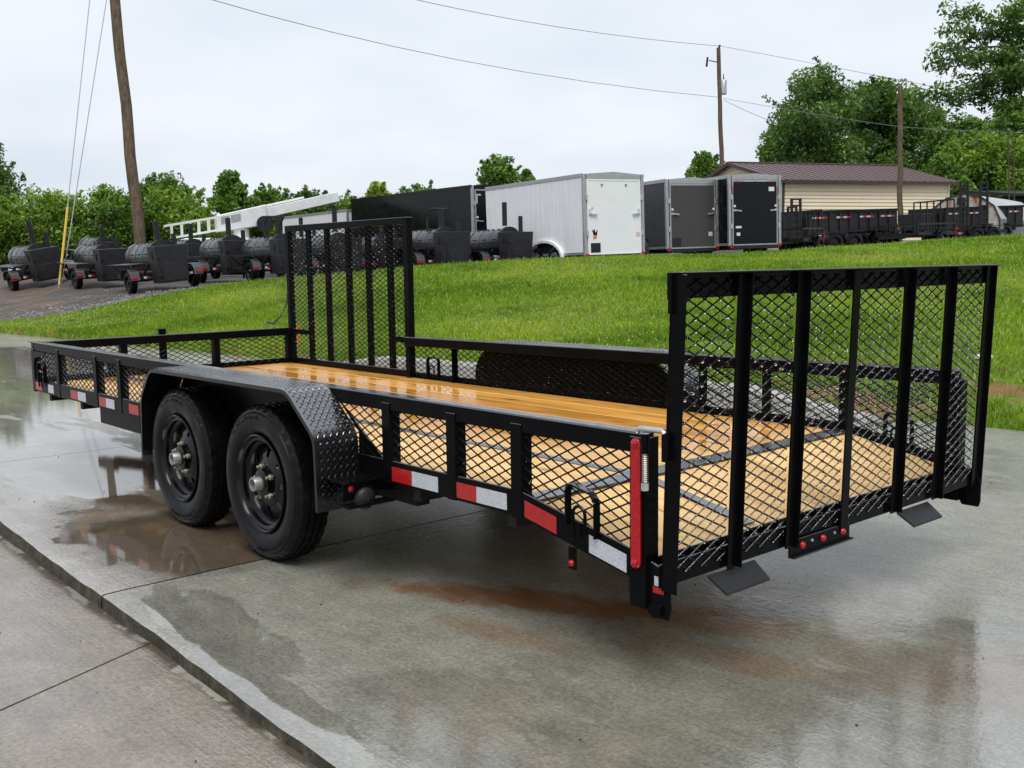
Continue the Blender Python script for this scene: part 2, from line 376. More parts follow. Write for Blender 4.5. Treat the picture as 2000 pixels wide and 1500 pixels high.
# ------------------------------------------------------------------ wet concrete
def make_concrete(name, c0, c1, brush=R(0), brown=0., foot=False):
    t = NT(name); p = t.pos(); q = t.sep(p)
    big = t.noise(p, .9, 4, .6); mid = t.noise(p, 6, 4, .65); fine = t.noise(p, 70, 3, .75); grit = t.vor(p, 160)
    br = t.noise(t.mapv(p, (3, 90, 3), (0, 0, brush)), 1, 3, .6)
    strk = t.noise(t.mapv(p, (1.0, 7, 1), (0, 0, brush)), 1, 4, .6)
    cell = t.vor(p, 120, out='Color')
    col = t.mix(t.ramp(big, (.3, 0), (.7, 1)), c0, c1)
    col = t.mul(col, t.ramp(mid, (.28, .80), (.72, 1.16))); col = t.mul(col, t.ramp(fine, (.28, .72), (.72, 1.27)))
    col = t.mul(col, t.ramp(cell, (.1, .84), (.9, 1.16)))
    col = t.mul(col, t.ramp(br, (.3, .91), (.7, 1.08))); col = t.mul(col, t.ramp(strk, (.3, .84), (.7, 1.12)))
    col = t.mix(t.math('MULTIPLY', t.ramp(grit, (.05, 1), (.15, 0)), .45), col, (.03, .028, .025))
    wv = t.math('MULTIPLY', t.math('SUBTRACT', t.noise(p, 2.6, 5, .6), .5), 2.6)
    wv2 = t.math('MULTIPLY', t.math('SUBTRACT', t.noise(t.mapv(p, (.8, 3.5, 1)), 1.6, 5, .65), .5), 3.2)
    # standing water: by the wheels, along the slab edge, in front of the trailer, behind the gate
    pud = t.mx(t.ell(q, 2.75, 1.30, .85, .42, 0, wv, .08), t.ell(q, 1.35, 1.70, .62, .16, -.10, wv, .1), t.ell(q, 0.75, 1.84, .6, .09, -.06, wv, .15),
               t.ell(q, 5.6, .95, 2.3, .55, -.05, wv2, .2), t.ell(q, 8.8, .1, 2.6, .9, .1, wv2, .2), t.ell(q, 13, -1, 5, 1.5, .1, wv2, .3),
               t.ell(q, -.75, -1.5, .5, .85, .4, wv, .4))
    film = t.mx(t.ell(q, -1.0, .95, 1.8, 1.4, .65, wv, .45), t.ell(q, .12, 1.5, .62, .34, .15, wv, .5), t.ell(q, -.4, -3.0, 1.6, .9, 0, wv, .5), t.ell(q, 4.5, 1.35, 1.4, .3, 0, wv2, .4))
    film = t.math('MULTIPLY', film, t.sstep(t.math('ADD', t.noise(t.mapv(p, (1.2, 2.4, 1), (0, 0, brush)), 1.6, 4, .65), t.math('MULTIPLY', mid, .35)), .48, .60))
    damp = t.mx(pud, film, t.math('MULTIPLY', t.sstep(t.math('ADD', big, t.math('MULTIPLY', strk, .6)), .42, .95), .75))
    # rust and mud that ran off the steel
    rn = t.math('MULTIPLY', t.math('SUBTRACT', t.noise(p, 5, 5, .7), .5), 3.2)
    rn2 = t.math('MULTIPLY', t.math('SUBTRACT', t.noise(t.mapv(p, (2, 9, 1), (0, 0, .5)), 1.2, 5, .7), .5), 3.5)
    rust = t.mx(t.ell(q, .78, .70, .62, .11, .50, t.math('ADD', rn, rn2), .9), t.math('MULTIPLY', t.ell(q, .22, .40, .30, .13, .4, rn, 1.0), .7), t.math('MULTIPLY', t.ell(q, -.15, .62, .2, .09, .2, rn, 1.), .45),
                t.math('MULTIPLY', t.ell(q, .62, 1.02, .30, .07, .2, rn2, 1.), .45), t.math('MULTIPLY', t.ell(q, -.7, .2, .45, .25, .6, rn2, 1.), .35))
    col = t.mix(t.math('MULTIPLY', rust, .85), col, t.mix(mid, (.27, .105, .025), (.16, .065, .02)))
    if brown:
        mud = t.mx(t.ell(q, 2.6, 1.15, .9, .55, 0, wv, .5), t.ell(q, 3.9, .9, 1.2, .4, 0, wv, .7))
        col = t.mix(t.math('MULTIPLY', mud, .8*brown), col, t.mix(mid, (.085, .05, .02), (.13, .085, .04)))
    if foot:
        dy = t.math('ADD', q[1], t.math('ADD', t.math('MULTIPLY', q[0], .036), -1.945))
        dn = t.noise(p, 9, 5, .7)
        dirt = t.sstep(t.math('ADD', t.math('MULTIPLY', dy, -9.), dn), -.05, .35); crust = t.sstep(t.math('ADD', t.math('MULTIPLY', dy, -22.), t.math('MULTIPLY', dn, 2.2)), .25, .6)
        col = t.mix(t.math('MULTIPLY', dirt, .75), col, (.055, .045, .03)); col = t.mix(t.math('MULTIPLY', t.math('MULTIPLY', crust, t.sstep(t.noise(p, 4, 3), .5, .56)), .8), col, (.40, .38, .33))
    col = t.mul(col, t.mix(damp, (1, 1, 1), (.66, .66, .64)))
    rough = t.math('SUBTRACT', t.math('SUBTRACT', .28, t.math('MULTIPLY', damp, .16)), t.math('ADD', t.math('MULTIPLY', pud, .09), t.math('MULTIPLY', film, .05)))
    h = t.math('ADD', t.math('MULTIPLY', br, .5), t.math('ADD', t.math('MULTIPLY', fine, .4), t.math('MULTIPLY', t.noise(p, 30, 2, .6), .8)))
    st = t.math('MULTIPLY', t.math('SUBTRACT', 1., t.math('MULTIPLY', pud, .95)), t.math('SUBTRACT', .42, t.math('MULTIPLY', film, .26)))
    return t.set(col=col, rough=rough, spec=.5, ior=t.math('ADD', 1.5, t.math('ADD', t.math('MULTIPLY', damp, .4), t.math('MULTIPLY', t.math('MAXIMUM', film, pud), .95))), normal=t.bump(h, st, .006))
M_slab = make_concrete('wet new concrete', (.26, .254, .215), (.37, .36, .31), R(20))
M_slabo = make_concrete('wet old concrete', (.30, .28, .25), (.42, .39, .355), R(4), 1.)
M_slabl = make_concrete('lower worn concrete', (.215, .178, .142), (.31, .262, .215), R(30), 0., True)
def make_edge():
    t = NT('mossy slab edge'); p = t.pos(); n = t.noise(p, 14, 5, .7); z = t.sep(p)[2]
    col = t.ramp(n, (.25, (.018, .016, .010)), (.5, (.05, .042, .028)), (.8, (.13, .12, .09)))
    return t.set(col=col, rough=.7, spec=.3, normal=t.bump(n, .9, .02))
M_edge = make_edge()
def edge_y(x): return 1.945-.036*x                   # slab edge on the camera's side
def wob(x): return .004*math.sin(x*3.1)+.002*math.sin(x*11.3+1)+.0012*math.sin(x*29)
def slab(name, xa, xb, mat, step=.06):
    n = max(2, int((xb-xa)/step)) if xb < 14 else 60; V = []; F = []
    for i in range(n+1):
        x = xa+(xb-xa)*i/n; e = edge_y(x)+wob(x); c = .010+.002*math.sin(x*17)
        V += [(x, kerb_y(x)-(.02 if x < 9 else min(4, (x-9)*1.2)), 0), (x, -1.2, 0), (x, .6, 0), (x, e-.10, 0), (x, e-.012, -.002), (x, e, -c*.55), (x, e+.003+.002*math.sin(x*7.7), -.045), (x, e+.004+.002*math.sin(x*4.1), -.14)]
    for i in range(n):
        for k in range(7): F.append((i*8+k, (i+1)*8+k, (i+1)*8+k+1, i*8+k+1))
    o = len(V); V += [(xa, kerb_y(xa), -.12), (xa, edge_y(xa), -.12), (xb, kerb_y(xb), -.12), (xb, edge_y(xb), -.12)]
    F += [(0, o, o+1, 5), (n*8, n*8+5, o+3, o+2)]
    ob = MB().add(V, F).build(name, [mat, M_edge], smooth=True); tag(ob, kind='structure')
    for i, pl in enumerate(ob.data.polygons):
        if i >= n*7 or i % 7 >= 5: pl.material_index = 1
    return ob
slab('concrete_slab', -14, 2.0, M_slab); slab('concrete_slab', 2.012, 5.3, M_slabo); slab('concrete_slab', 5.308, 9.9, M_slabo); slab('concrete_slab', 9.91, 45, M_slabo)
# lower pavement with one saw-cut joint
def jx(y): return 1.52-.43*(y-1.84)
def lowp(x): return -.034-.012*max(-2., min(x, 4.))
for a, b in ((-14., None), (None, 45.)):
    V = []; F = []; ys = (1.6, 2.6, 4, 9, 40)
    for y in ys:
        j = jx(y)+(.006 if a is None else -.006)
        xs = [j, max(j+.01, 4.), 45.] if a is None else [-14., min(-2., j-.01), j]
        V += [(x, y, lowp(x)) for x in xs]
    for i in range(4):
        for k in range(2): F.append((3*i+k, 3*i+k+1, 3*i+k+4, 3*i+k+3))
    nv = len(V); V += [(x, y, z-.1) for x, y, z in V]; e = 0 if a is None else 2
    F += [(3*i+e, 3*i+3+e, nv+3*i+3+e, nv+3*i+e) for i in range(4)]
    tag(MB().add(V, F).build('lower_pavement', M_slabl), kind='structure')
jb = MB().add([(jx(y)+d, y, lowp(jx(y))-.014) for y in (1.6, 4, 40) for d in (-.02, .02)], [(0, 1, 3, 2), (2, 3, 5, 4)]).build('joint_filler', M_edge); tag(jb, kind='structure')
# kerb on the grass side
V = []; F = []; nk = 60
for i in range(nk+1):
    x = 2.2+(9.5-2.2)*i/nk; h = .17*min(1, (x-2.2)/1.1)*min(1, (9.5-x)/1.2)+.006; y = kerb_y(x)+.02
    V += [(x, y+.16, -.02), (x, y+.145, h*.85), (x, y+.12, h), (x, y-.06, h), (x, y-.08, -.03)]
for i in range(nk):
    for k in range(4): F.append((i*5+k, (i+1)*5+k, (i+1)*5+k+1, i*5+k+1))
F += [(0, 1, 2, 3, 4), tuple(nk*5+k for k in range(5))]
tag(MB().add(V, F).build('kerb', flat('kerb concrete', (.33, .32, .29), .7, 0, .4, .25, 9, .3), smooth=True), kind='structure')

# ------------------------------------------------------------------ the utility trailer
HW, ZT, ZB, LEN, XK, ZR = 1.012, .768, .425, 5.62, .52, .32
TR = thing('utility_trailer', 'large black tandem axle utility trailer with wood deck, mesh sides and raised rear ramp gate', 'trailer')
def lowz(x): return ZB if x > XK else ZR+(ZB-ZR)*x/XK
def part(name, mb, mat=None, parent=None, **k): return mb.build(name, mat or M_black, parent or TR, **k)
BV = .0025
def angle(mb, p, q, a, b, th, up, out):          # L section: web a (along up), flange b (along out)
    p, q, up, out = Vector(p), Vector(q), Vector(up), Vector(out)
    mb.bar(p+up*a/2-out*th/2, q+up*a/2-out*th/2, th, a, up) if False else None
    x = (q-p)
    def pr(o1, o2, o3, o4): mb.add([p+o1, p+o2, p+o3, p+o4, q+o1, q+o2, q+o3, q+o4], [(0,1,2,3),(4,7,6,5),(0,4,5,1),(1,5,6,2),(2,6,7,3),(3,7,4,0)])
    pr(up*0, up*a, up*a+out*th, out*th); pr(up*(a-th), up*(a-th)+out*b, up*a+out*b, up*a+out*0) if b else None
# lower rails, upper rails
for s in (1, -1):
    mb = MB()
    poly = [(-.02, ZR), (XK, ZB), (LEN, ZB), (LEN, ZB+.09), (XK-.004, ZB+.09), (-.02, ZR+.09)]
    mb.prism(poly, s*(HW-.007), s*HW)
    part('lower_rail', mb, bevel=BV)
    mb = MB()
    if s > 0: mb.rng((-.02, HW-.062, ZT-.062), (LEN, HW-.002, ZT))
    else: mb.bar((-.02, -HW+.032, ZT-.031+.028), (3.905, -HW+.032, ZT-.031-.004), .06, .062)      # the far rail stops at the side gate
    part('top_rail', mb, bevel=.005)
mb = MB(); mb.rng((LEN-.007, -HW, ZB), (LEN, HW, ZB+.09)); part('lower_rail', mb)
mb = MB(); mb.rng((LEN-.06, -HW, ZT-.062), (LEN-.0015, HW, ZT-.0015)); part('top_rail', mb, bevel=.004)
mb = MB(); mb.rng((LEN-.02, HW-.03, ZT-.006), (LEN+.05, HW+.004, ZT-.002)); part('corner_plate', mb)
def post(x, s, wd=.052, dp=.048, z0=None, z1=ZT-.06):
    z0 = lowz(x) if z0 is None else z0; mb = MB(); y0 = s*HW
    mb.rng((x, y0+s*.003, z0-.002), (x+wd, y0-s*.004, z1+.03)); mb.rng((x, y0-s*.004, z0+.01), (x+.006, y0-s*dp, z1))
    part('post', mb, bevel=.0015)
for x in (.50, .848, 1.252, 3.985, 4.37, 5.06): post(x, 1)
for x in (.50, .92, 1.31, 3.38): post(x, -1)
for y in (.38, -.348):
    mb = MB(); mb.rng((LEN+.002, y-.025, ZB), (LEN-.05, y+.025, ZT-.06)); part('post', mb)
for s in (1, -1):
    mb = MB(); mb.rng((LEN-.05, s*(HW+.004), ZB-.005), (LEN+.003, s*(HW-.045), ZT-.05)); part('corner_post', mb, bevel=BV)
    mb = MB(); mb.rng((-.042, s*(HW-.055), .245), (.02, s*(HW+.006), ZT-.012)); part('rear_post', mb, bevel=BV)
mb = MB(); mb.rng((3.86, -HW-.002, ZB), (3.90, -HW+.05, ZT-.06)); part('gate_post', mb)
# gusset on the front corner
mb = MB(); mb.prism([(LEN-.06, ZT-.062), (LEN-.30, ZT-.062), (LEN-.30, ZT-.075), (LEN-.08, ZT-.11), (LEN-.06, ZT-.15)], HW-.004, HW+.006); part('gusset', mb)
# under-frame
for x in (.02, .56, 1.1, 1.7, 2.3, 2.9, 3.5, 4.1, 4.7, 5.3):
    z = lowz(x); mb = MB(); mb.rng((x-.02, -HW+.01, z-.045), (x+.02, HW-.01, z+.028)); part('cross_member', mb, M_axle)
for s in (1, -1):
    mb = MB(); mb.rng((1.2, s*.9-.03, .33), (4.3, s*.9+.03, .42)); part('chassis_rail', mb, M_axle)
mb = MB(); mb.rng((3.74, HW-.012, .33), (4.36, HW-.004, .426)); part('skirt_plate', mb, bevel=BV)
# expanded metal
LWD, SWD = .074, .0355
def emesh(mb, dr, O, U, V, N, poly, drop=.10, seed=0):
    O, U, V, N = map(Vector, (O, U, V, N)); rg = random.Random(seed)
    P = [Vector(p) for p in poly]
    ar = sum(P[i].x*P[(i+1) % len(P)].y-P[(i+1) % len(P)].x*P[i].y for i in range(len(P)))
    if ar < 0: P = P[::-1]
    x0, x1 = min(p.x for p in P), max(p.x for p in P); y0, y1 = min(p.y for p in P), max(p.y for p in P)
    sl_ = SWD/LWD
    def w3(u, v): return O+U*u+V*v
    for fam in (1, -1):
        cs = [p.y-fam*sl_*p.x for p in P]; k = math.floor(min(cs)/SWD)
        while k*SWD < max(cs):
            c = k*SWD; a, b = x0-1, x1+1; k += 1
            ok = True
            for i in range(len(P)):
                A, B = P[i], P[(i+1) % len(P)]; e = B-A
                # inside: cross(e, p-A) >= 0 ; p=(u, c+fam*sl*u)
                m0 = e.x*(c-A.y)+e.y*A.x; m1 = e.x*fam*sl_-e.y
                if abs(m1) < 1e-9:
                    if m0 < 0: ok = False
                elif m1 > 0: a = max(a, -m0/m1)
                else: b = min(b, -m0/m1)
            if not ok or b-a < .008: continue
            p, q = w3(a, c+fam*sl_*a)+N*(.0012*fam), w3(b, c+fam*sl_*b)+N*(.0012*fam)
            t = (q-p).normalized(); n2 = (N+ (t.cross(N))*(.55*fam)).normalized()
            mb.bar(p, q, .0048, .0028, n2)
            # bonds and hanging drops at the nodes
            j = math.ceil((a-.0)/(LWD/2))
            while j*LWD/2 < b:
                u = j*LWD/2; j += 1; pp = w3(u, c+fam*sl_*u)
                if fam == 1: mb.box(pp, (.010 if abs(U.x) > .5 else .004, .010 if abs(U.y) > .5 else .004, .0048))
                if dr is not None and rg.random() < drop: dr.ico(pp+Vector((rg.uniform(-.012, .012)*U.x, rg.uniform(-.012, .012)*U.y, -.0052)), rg.uniform(.003, .0052), (1, 1, 1.2))
def mesh_part(O, U, V, N, poly, parent=None, drop=.10, seed=0, name='mesh_panel'):
    mb, dr = MB(), MB(); emesh(mb, dr, O, U, V, N, poly, drop, seed)
    o = mb.build(name, M_black, parent or TR, fix=False)
    if dr.f: tag(dr.build('rain_drops', M_drop, parent or TR, smooth='all', fix=False), kind='stuff')
    return o
ym = HW-.012
bays_n = [(.02, .5), (.55, .848), (.90, 1.252), (1.30, 3.99), (4.03, 4.37), (4.42, 5.06), (5.11, 5.58)]
bays_f = [(.02, .5), (.55, .92), (.97, 1.31), (1.36, 3.38), (3.43, 3.86)]
for s, bb in ((1, bays_n), (-1, bays_f)):
    for i, (a, b) in enumerate(bb):
        mesh_part((0, s*ym, 0), (1, 0, 0), (0, 0, 1), (0, s, 0), [(a, lowz(a)+.05), (b, lowz(b)+.05), (b, ZT-.05), (a, ZT-.05)], drop=.12 if s > 0 else .4, seed=i)
for i, (a, b) in enumerate(((-.97, -.37), (-.32, .36), (.41, .97))):
    mesh_part((LEN-.012, 0, 0), (0, 1, 0), (0, 0, 1), (1, 0, 0), [(a, ZB+.05), (b, ZB+.05), (b, ZT-.05), (a, ZT-.05)], drop=.05, seed=i+20)
# deck planks
NBD = 10; BW = (2*HW-.03)/NBD; ZD = ZB+.052
for i in range(NBD):
    y0 = -HW+.015+i*BW; dz = random.uniform(-.0015, .0015)
    mb = MB(); mb.rng((XK+.002, y0+.004, ZD-.038+dz), (LEN-.03, y0+BW-.004, ZD+dz)); part('plank', mb, M_wood, bevel=.005)
    mb = MB(); rot = Matrix.Rotation(-math.atan2(ZB-ZR, XK), 3, 'Y'); ln = math.hypot(XK, ZB-ZR)
    mb.box((XK/2-.002, y0+BW/2, (ZB+ZR)/2+.052-.018+dz), (ln-.012, BW-.008, .036), rot); part('plank', mb, M_wood, bevel=.005)
mb = MB(); mb.rng((XK-.045, -HW+.02, ZD-.004), (XK+.045, HW-.02, ZD+.005)); part('deck_strap', mb, M_strap, bevel=.002)
mb = MB(); mb.rng((XK+.046, .385, ZD-.004), (LEN-.05, .435, ZD+.0045)); part('deck_strap', mb, M_strap, bevel=.002)
mb = MB(); mb.box((XK/2-.01, .41, (ZB+ZR)/2+.056), (ln-.07, .05, .006), rot); part('deck_strap', mb, M_strap, bevel=.002)
mb = MB(); mb.rng((-.012, -HW+.06, ZR-.01), (-.004, HW-.06, ZR+.062)); part('rear_sill', mb, bevel=.002)
# wheels -------------------------------------------------------------
TRAD, TW = .343, .172
def tyre_mb():
    mb = MB(); n = 144; h = TW/2
    prof = [(-h+.02, .212), (-h+.006, .235), (-h, .272), (-h+.006, .305), (-h+.018, .325), (-h+.03, .337), (-.062, .341), (-.036, .343), (-.034, .335), (-.028, .335), (-.026, .343), (-.005, .3435), (-.003, .335), (.003, .335), (.005, .3435),
            (.026, .343), (.028, .335), (.034, .335), (.036, .343), (.062, .341), (h-.03, .337), (h-.018, .325), (h-.011, .318), (h-.009, .312), (h-.011, .308), (h-.004, .303), (h, .272), (h-.006, .235), (h-.014, .222), (h-.02, .212)]
    for i, (a, r_) in enumerate(prof):
        for k in range(n):
            t = 2*math.pi*k/n; rr = r_; aa = a
            if i in (5, 6, 19, 20) and k % 4 == 0: rr -= .007
            if i in (4, 21) and k % 4 == 0: rr -= .006
            if i in (7, 10, 11, 14, 15, 18) and k % 4 == 2: rr -= .004
            mb.v.append((rr*math.cos(t), aa, rr*math.sin(t)))
    for i in range(len(prof)-1):
        for k in range(n):
            k2 = (k+1) % n; mb.f.append((i*n+k, i*n+k2, (i+1)*n+k2, (i+1)*n+k))
    # raised sidewall characters, too worn to read
    rg = random.Random(3)
    for base, cnt in ((62, 11), (242, 11)):
        for j in range(cnt):
            t = R(base+j*5.2); hh = .015
            for q in range(rg.choice((2, 2, 3))):
                a = t+R(q*1.5); r0 = .279+rg.choice((0, 0, .004)); r1 = r0+hh*rg.choice((1, 1, .6))
                mb.bar((r0*math.cos(a), h-.0008, r0*math.sin(a)), (r1*math.cos(a), h-.0022, r1*math.sin(a)), .0022, .0022, (0, 1, 0))
            a0, a1 = t, t+R(3.0); rr = .279+hh*rg.choice((0, .5, 1))
            mb.bar((rr*math.cos(a0), h-.001, rr*math.sin(a0)), (rr*math.cos(a1), h-.001, rr*math.sin(a1)), .0022, .0022, (0, 1, 0))
    return mb
def rim_mb():
    h = TW/2; mb = MB()
    mb.lathe([(h-.022, .209), (h-.006, .213), (h-.002, .208), (h-.006, .203), (h-.018, .198), (h-.022, .186), (h-.040, .182), (h-.046, .172), (h-.056, .166), (h-.075, .160)], 64)
    # dished centre with hand holes
    n = 128; rings = [.160, .152, .146, .140, .134, .128, .122, .116, .110, .100, .090, .075, .058, .044]
    zz = [h-.075, h-.066, h-.061, h-.058, h-.055, h-.053, h-.051, h-.050, h-.048, h-.044, h-.040, h-.038, h-.038, h-.038]
    b = len(mb.v)
    for r_, a in zip(rings, zz):
        for k in range(n): t = 2*math.pi*k/n; mb.v.append((r_*math.cos(t), a, r_*math.sin(t)))
    for i in range(len(rings)-1):
        rm = (rings[i]+rings[i+1])/2
        for k in range(n):
            t = 2*math.pi*(k+.5)/n; s8 = math.pi*2/8; d = ((t/s8) % 1-.5)*s8*.128
            if ((d/.015)**2+((rm-.128)/.0195)**2) < 1: continue
            k2 = (k+1) % n; mb.f.append((b+i*n+k, b+i*n+k2, b+(i+1)*n+k2, b+(i+1)*n+k))
    mb.lathe([(h-.10, .19), (-h+.02, .19), (-h+.01, .21)], 32)
    return mb
def wheel_tree():
    h = TW/2
    ty = tyre_mb().build('wheel', M_rubber, TR, smooth=True)
    rim_mb().build('rim', M_rim, ty, smooth=True)
    MB().lathe([(h-.05, .062), (h-.016, .060), (h-.012, .044), (h-.01, .030)], 32).build('hub', M_rim, ty, smooth=True)
    MB().lathe([(h-.03, .031), (h+.024, .031), (h+.027, .029), (h+.027, .023), (h+.006, .021), (h+.004, .001)], 28).build('hub_cap', M_hub, ty, smooth=True)
    for k in range(5):
        t = 2*math.pi*k/5+.5; c = (.0572*1.25*math.cos(t), h-.02, .0572*1.25*math.sin(t)); m = MB()
        m.lathe([(0, .0125), (.014, .0125), (.017, .008), (.030, .0065), (.031, .001)], 8, (c[0], h-.036, c[2]))
        m.build('lug_nut', M_nut, ty, smooth=True)
    MB().lathe([(h-.019, .040), (h-.009, .038), (h-.008, .032)], 24).build('dust_seal', M_rust, ty, smooth=True)
    return ty
w0 = wheel_tree(); WY = 1.018+TW/2
first = True
for s in (1, -1):
    for x in (2.0, 2.83):
        o = w0 if first else copy_tree(w0, TR); first = False
        o.location = (x, s*WY, TRAD-.006); o.rotation_euler = (0, random.uniform(0, 1.2) if s > 0 else 1.9, 0 if s > 0 else math.pi)
w0.rotation_euler = (0, .35, 0)
for x in (2.0, 2.83):
    mb = MB(); mb.tube([(x, -1.04, .34), (x, 1.04, .34)], .04, 12); part('axle', mb, M_axle, smooth=True)
# fenders -------------------------------------------------------------
FP = [(3.215, .33), (3.195, .61), (3.06, .765), (1.69, .772), (1.475, .60), (1.47, .305)]
YO = 1.212
def offs(P, d):
    out = []
    for i in range(len(P)):
        a = Vector(P[max(i-1, 0)]); b = Vector(P[i]); c = Vector(P[min(i+1, len(P)-1)])
        n = Vector((0, 0))
        for u, v in ((a, b), (b, c)):
            e = v-u
            if e.length > 1e-6: e.normalize(); n += Vector((-e.y, e.x))
        n.normalize(); out.append((b.x+n.x*d, b.y+n.y*d))
    return out
def fender(s):
    # rounded path
    P = []; 
    for i, p in enumerate(FP):
        p = Vector(p)
        if 0 < i < len(FP)-1:
            a, c = Vector(FP[i-1]), Vector(FP[i+1]); rr = .05
            p0, p1 = p+(a-p).normalized()*rr, p+(c-p).normalized()*rr
            for t in (0, .25, .5, .75, 1): P.append(tuple((1-t)**2*p0+2*t*(1-t)*p+t*t*p1))
        else: P.append(tuple(p))
    Q = offs(P, .004); mb = MB(); n = len(P)
    # the sheet is its own shell: outer skin, inner skin, rolled outer lip
    yi, yo = s*(HW+.002), s*YO
    for prof, y in ((P, yi), (P, yo), (Q, yi), (Q, yo)): mb.v += [(u, y, v) for u, v in prof]
    for i in range(n-1):
        mb.f += [(i, i+1, n+i+1, n+i), (2*n+i, 3*n+i, 3*n+i+1, 2*n+i+1), (n+i, n+i+1, 3*n+i+1, 3*n+i)]
    mb.f += [(0, n, 3*n, 2*n), (n-1, 3*n-1, 4*n-1, 2*n-1)]
    lip = offs(P, .022)
    b = len(mb.v); mb.v += [(u, yo+s*.001, v) for u, v in P]+[(u, yo+s*.001, v) for u, v in offs(P, .016)]+[(u, yo-s*.004, v) for u, v in P]+[(u, yo-s*.004, v) for u, v in offs(P, .016)]
    for i in range(n-1): mb.f += [(b+i, b+i+1, b+n+i+1, b+n+i), (b+2*n+i, b+3*n+i, b+3*n+i+1, b+2*n+i+1), (b+n+i, b+n+i+1, b+3*n+i+1, b+3*n+i)]
    f = mb.build('fender', M_plate, TR, smooth=True)
    # back panel against the frame
    MB().prism([(3.20, .42), (3.18, .61), (3.05, .757), (1.70, .764), (1.49, .60), (1.485, .42)], s*(HW+.001), s*(HW+.005)).build('inner_panel', M_black, f)
    MB().prism([(1.50, .36), (1.49, .60), (1.62, .705), (1.30, .50), (1.245, .40)], s*(HW-.02), s*(HW-.012)).build('gusset', M_black, f)
    # tread lugs, alternately leaning
    lug = MB(); L_ = [(Vector(P[i]), Vector(P[i+1])) for i in range(n-1)]
    tot = sum((b_-a_).length for a_, b_ in L_); m_ = 0
    def on(d):
        for a_, b_ in L_:
            l = (b_-a_).length
            if d <= l: return a_+(b_-a_)*(d/l), (b_-a_).normalized()
            d -= l
        return b_, (b_-a_).normalized()
    d = .012; row = 0
    while d < tot-.01:
        y = .018+(.0145 if row % 2 else 0)
        while y < YO-HW-.012:
            c, t2 = on(d); no = Vector((t2.y, -t2.x)) if False else Vector((-t2.y, t2.x))
            T = Vector((t2.x, 0, t2.y)); N3 = Vector((no.x, 0, no.y)); N3 = N3 if (N3.z > 0 or abs(N3.z) < .3) else -N3
            Y3 = Vector((0, s, 0)); sg = 1 if row % 2 else -1
            A = (T*.75+Y3*.66*sg).normalized(); B = A.cross(N3).normalized(); ce = Vector((c.x, s*(HW+y), c.y))+Vector((0, 0, 0))
            out3 = N3 if (ce+N3*.05-Vector((2.35, ce.y, .4))).length > (ce-N3*.05-Vector((2.35, ce.y, .4))).length else -N3
            ce = ce+out3*.0042
            lug.add([ce-A*.0125, ce+A*.0125, ce+B*.0036, ce-B*.0036, ce+out3*.0024], [(0, 2, 4), (2, 1, 4), (1, 3, 4), (3, 0, 4)])
            y += .029
        d += .0165; row += 1
    tag(lug.build('tread_lugs', M_plate, f), kind='stuff')
    # lamp box between fender and frame
    bx = MB(); bx.rng((1.32, s*(HW+.004), .435), (1.462, s*(HW+.168), .439)); bx.rng((1.34, s*(HW+.004), .365), (1.346, s*(HW+.165), .435)); bx.build('lamp_bracket', M_black, f)
    if s > 0:
        bx = MB(); bx.rng((1.26, HW-.02, .352), (1.334, HW+.19, .357)); bx.rng((1.262, HW-.02, .357), (1.266, HW+.19, .364)); bx.build('plate_bracket', M_black, f)
        MB().lathe([(0, .045), (-.014, .042), (-.024, .03), (-.028, .002)], 20, (1.338, HW+.07, .366), 'x').build('plate_lamp', M_dark, f, smooth=True)
    MB().lathe([(0, .0125), (-.006, .012), (-.010, .008), (-.0115, .001)], 16, (1.339, s*(HW+.132), .412), 'x').build('marker_light', M_red, f, smooth=True)
    MB().lathe([(0, .018), (-.004, .018), (-.004, .0126)], 16, (1.340, s*(HW+.132), .412), 'x').build('grommet', M_rubber, f)
    return f
for s in (1, -1): fender(s)
# reflectors on the near lower rail
def tape(x0, x1, mat, name):
    mb = MB(); y0, y1 = HW+.0008, HW+.0022
    V = []
    for y in (y0, y1):
        for x in (x0, x1): V += [(x, y, lowz(x)+.012), (x, y, lowz(x)+.068)]
    mb.add(V, [(0, 1, 3, 2), (4, 6, 7, 5), (0, 2, 6, 4), (1, 5, 7, 3), (0, 4, 5, 1), (2, 3, 7, 6)]); part(name, mb, mat)
for a, b in ((1.115, 1.245), (.735, .845), (.335, .485), (3.735, 3.875), (4.235, 4.345), (4.72, 4.855), (5.43, 5.575)): tape(a, b, M_reflr, 'red_reflector')
for a, b in ((.955, 1.1145), (.575, .7345), (.035, .19), (4.10, 4.2345), (4.58, 4.7195), (5.19, 5.30)): tape(a, b, M_refls, 'white_reflector')
# tail lamps
for s in (1, -1):
    mb = MB(); xs = -.0435; yc = s*(HW-.012)
    prof = []
    if s > 0:
        c, r_ = (-.012, .0), .0185; pts = []
        for k in range(9): t = math.pi*k/8; pts.append((c[0]+r_*math.cos(t), .735+r_*math.sin(t)))
        for k in range(9): t = math.pi+math.pi*k/8; pts.append((c[0]+r_*math.cos(t), .385+r_*math.sin(t)))
        mb.prism(pts, HW+.006, HW+.019); o = part('tail_lamp', mb, M_red, bevel=.004)
        for z in (.738, .382): MB().lathe([(0, .013), (.004, .012), (.007, .006), (.008, .001)], 14, (-.012, HW+.019, z)).build('marker_light', M_red, o, smooth=True)
    else:
        mb.rng((-.036, -HW-.02, .36), (.008, -HW-.007, .74)); part('tail_lamp', mb, M_red, bevel=.003)
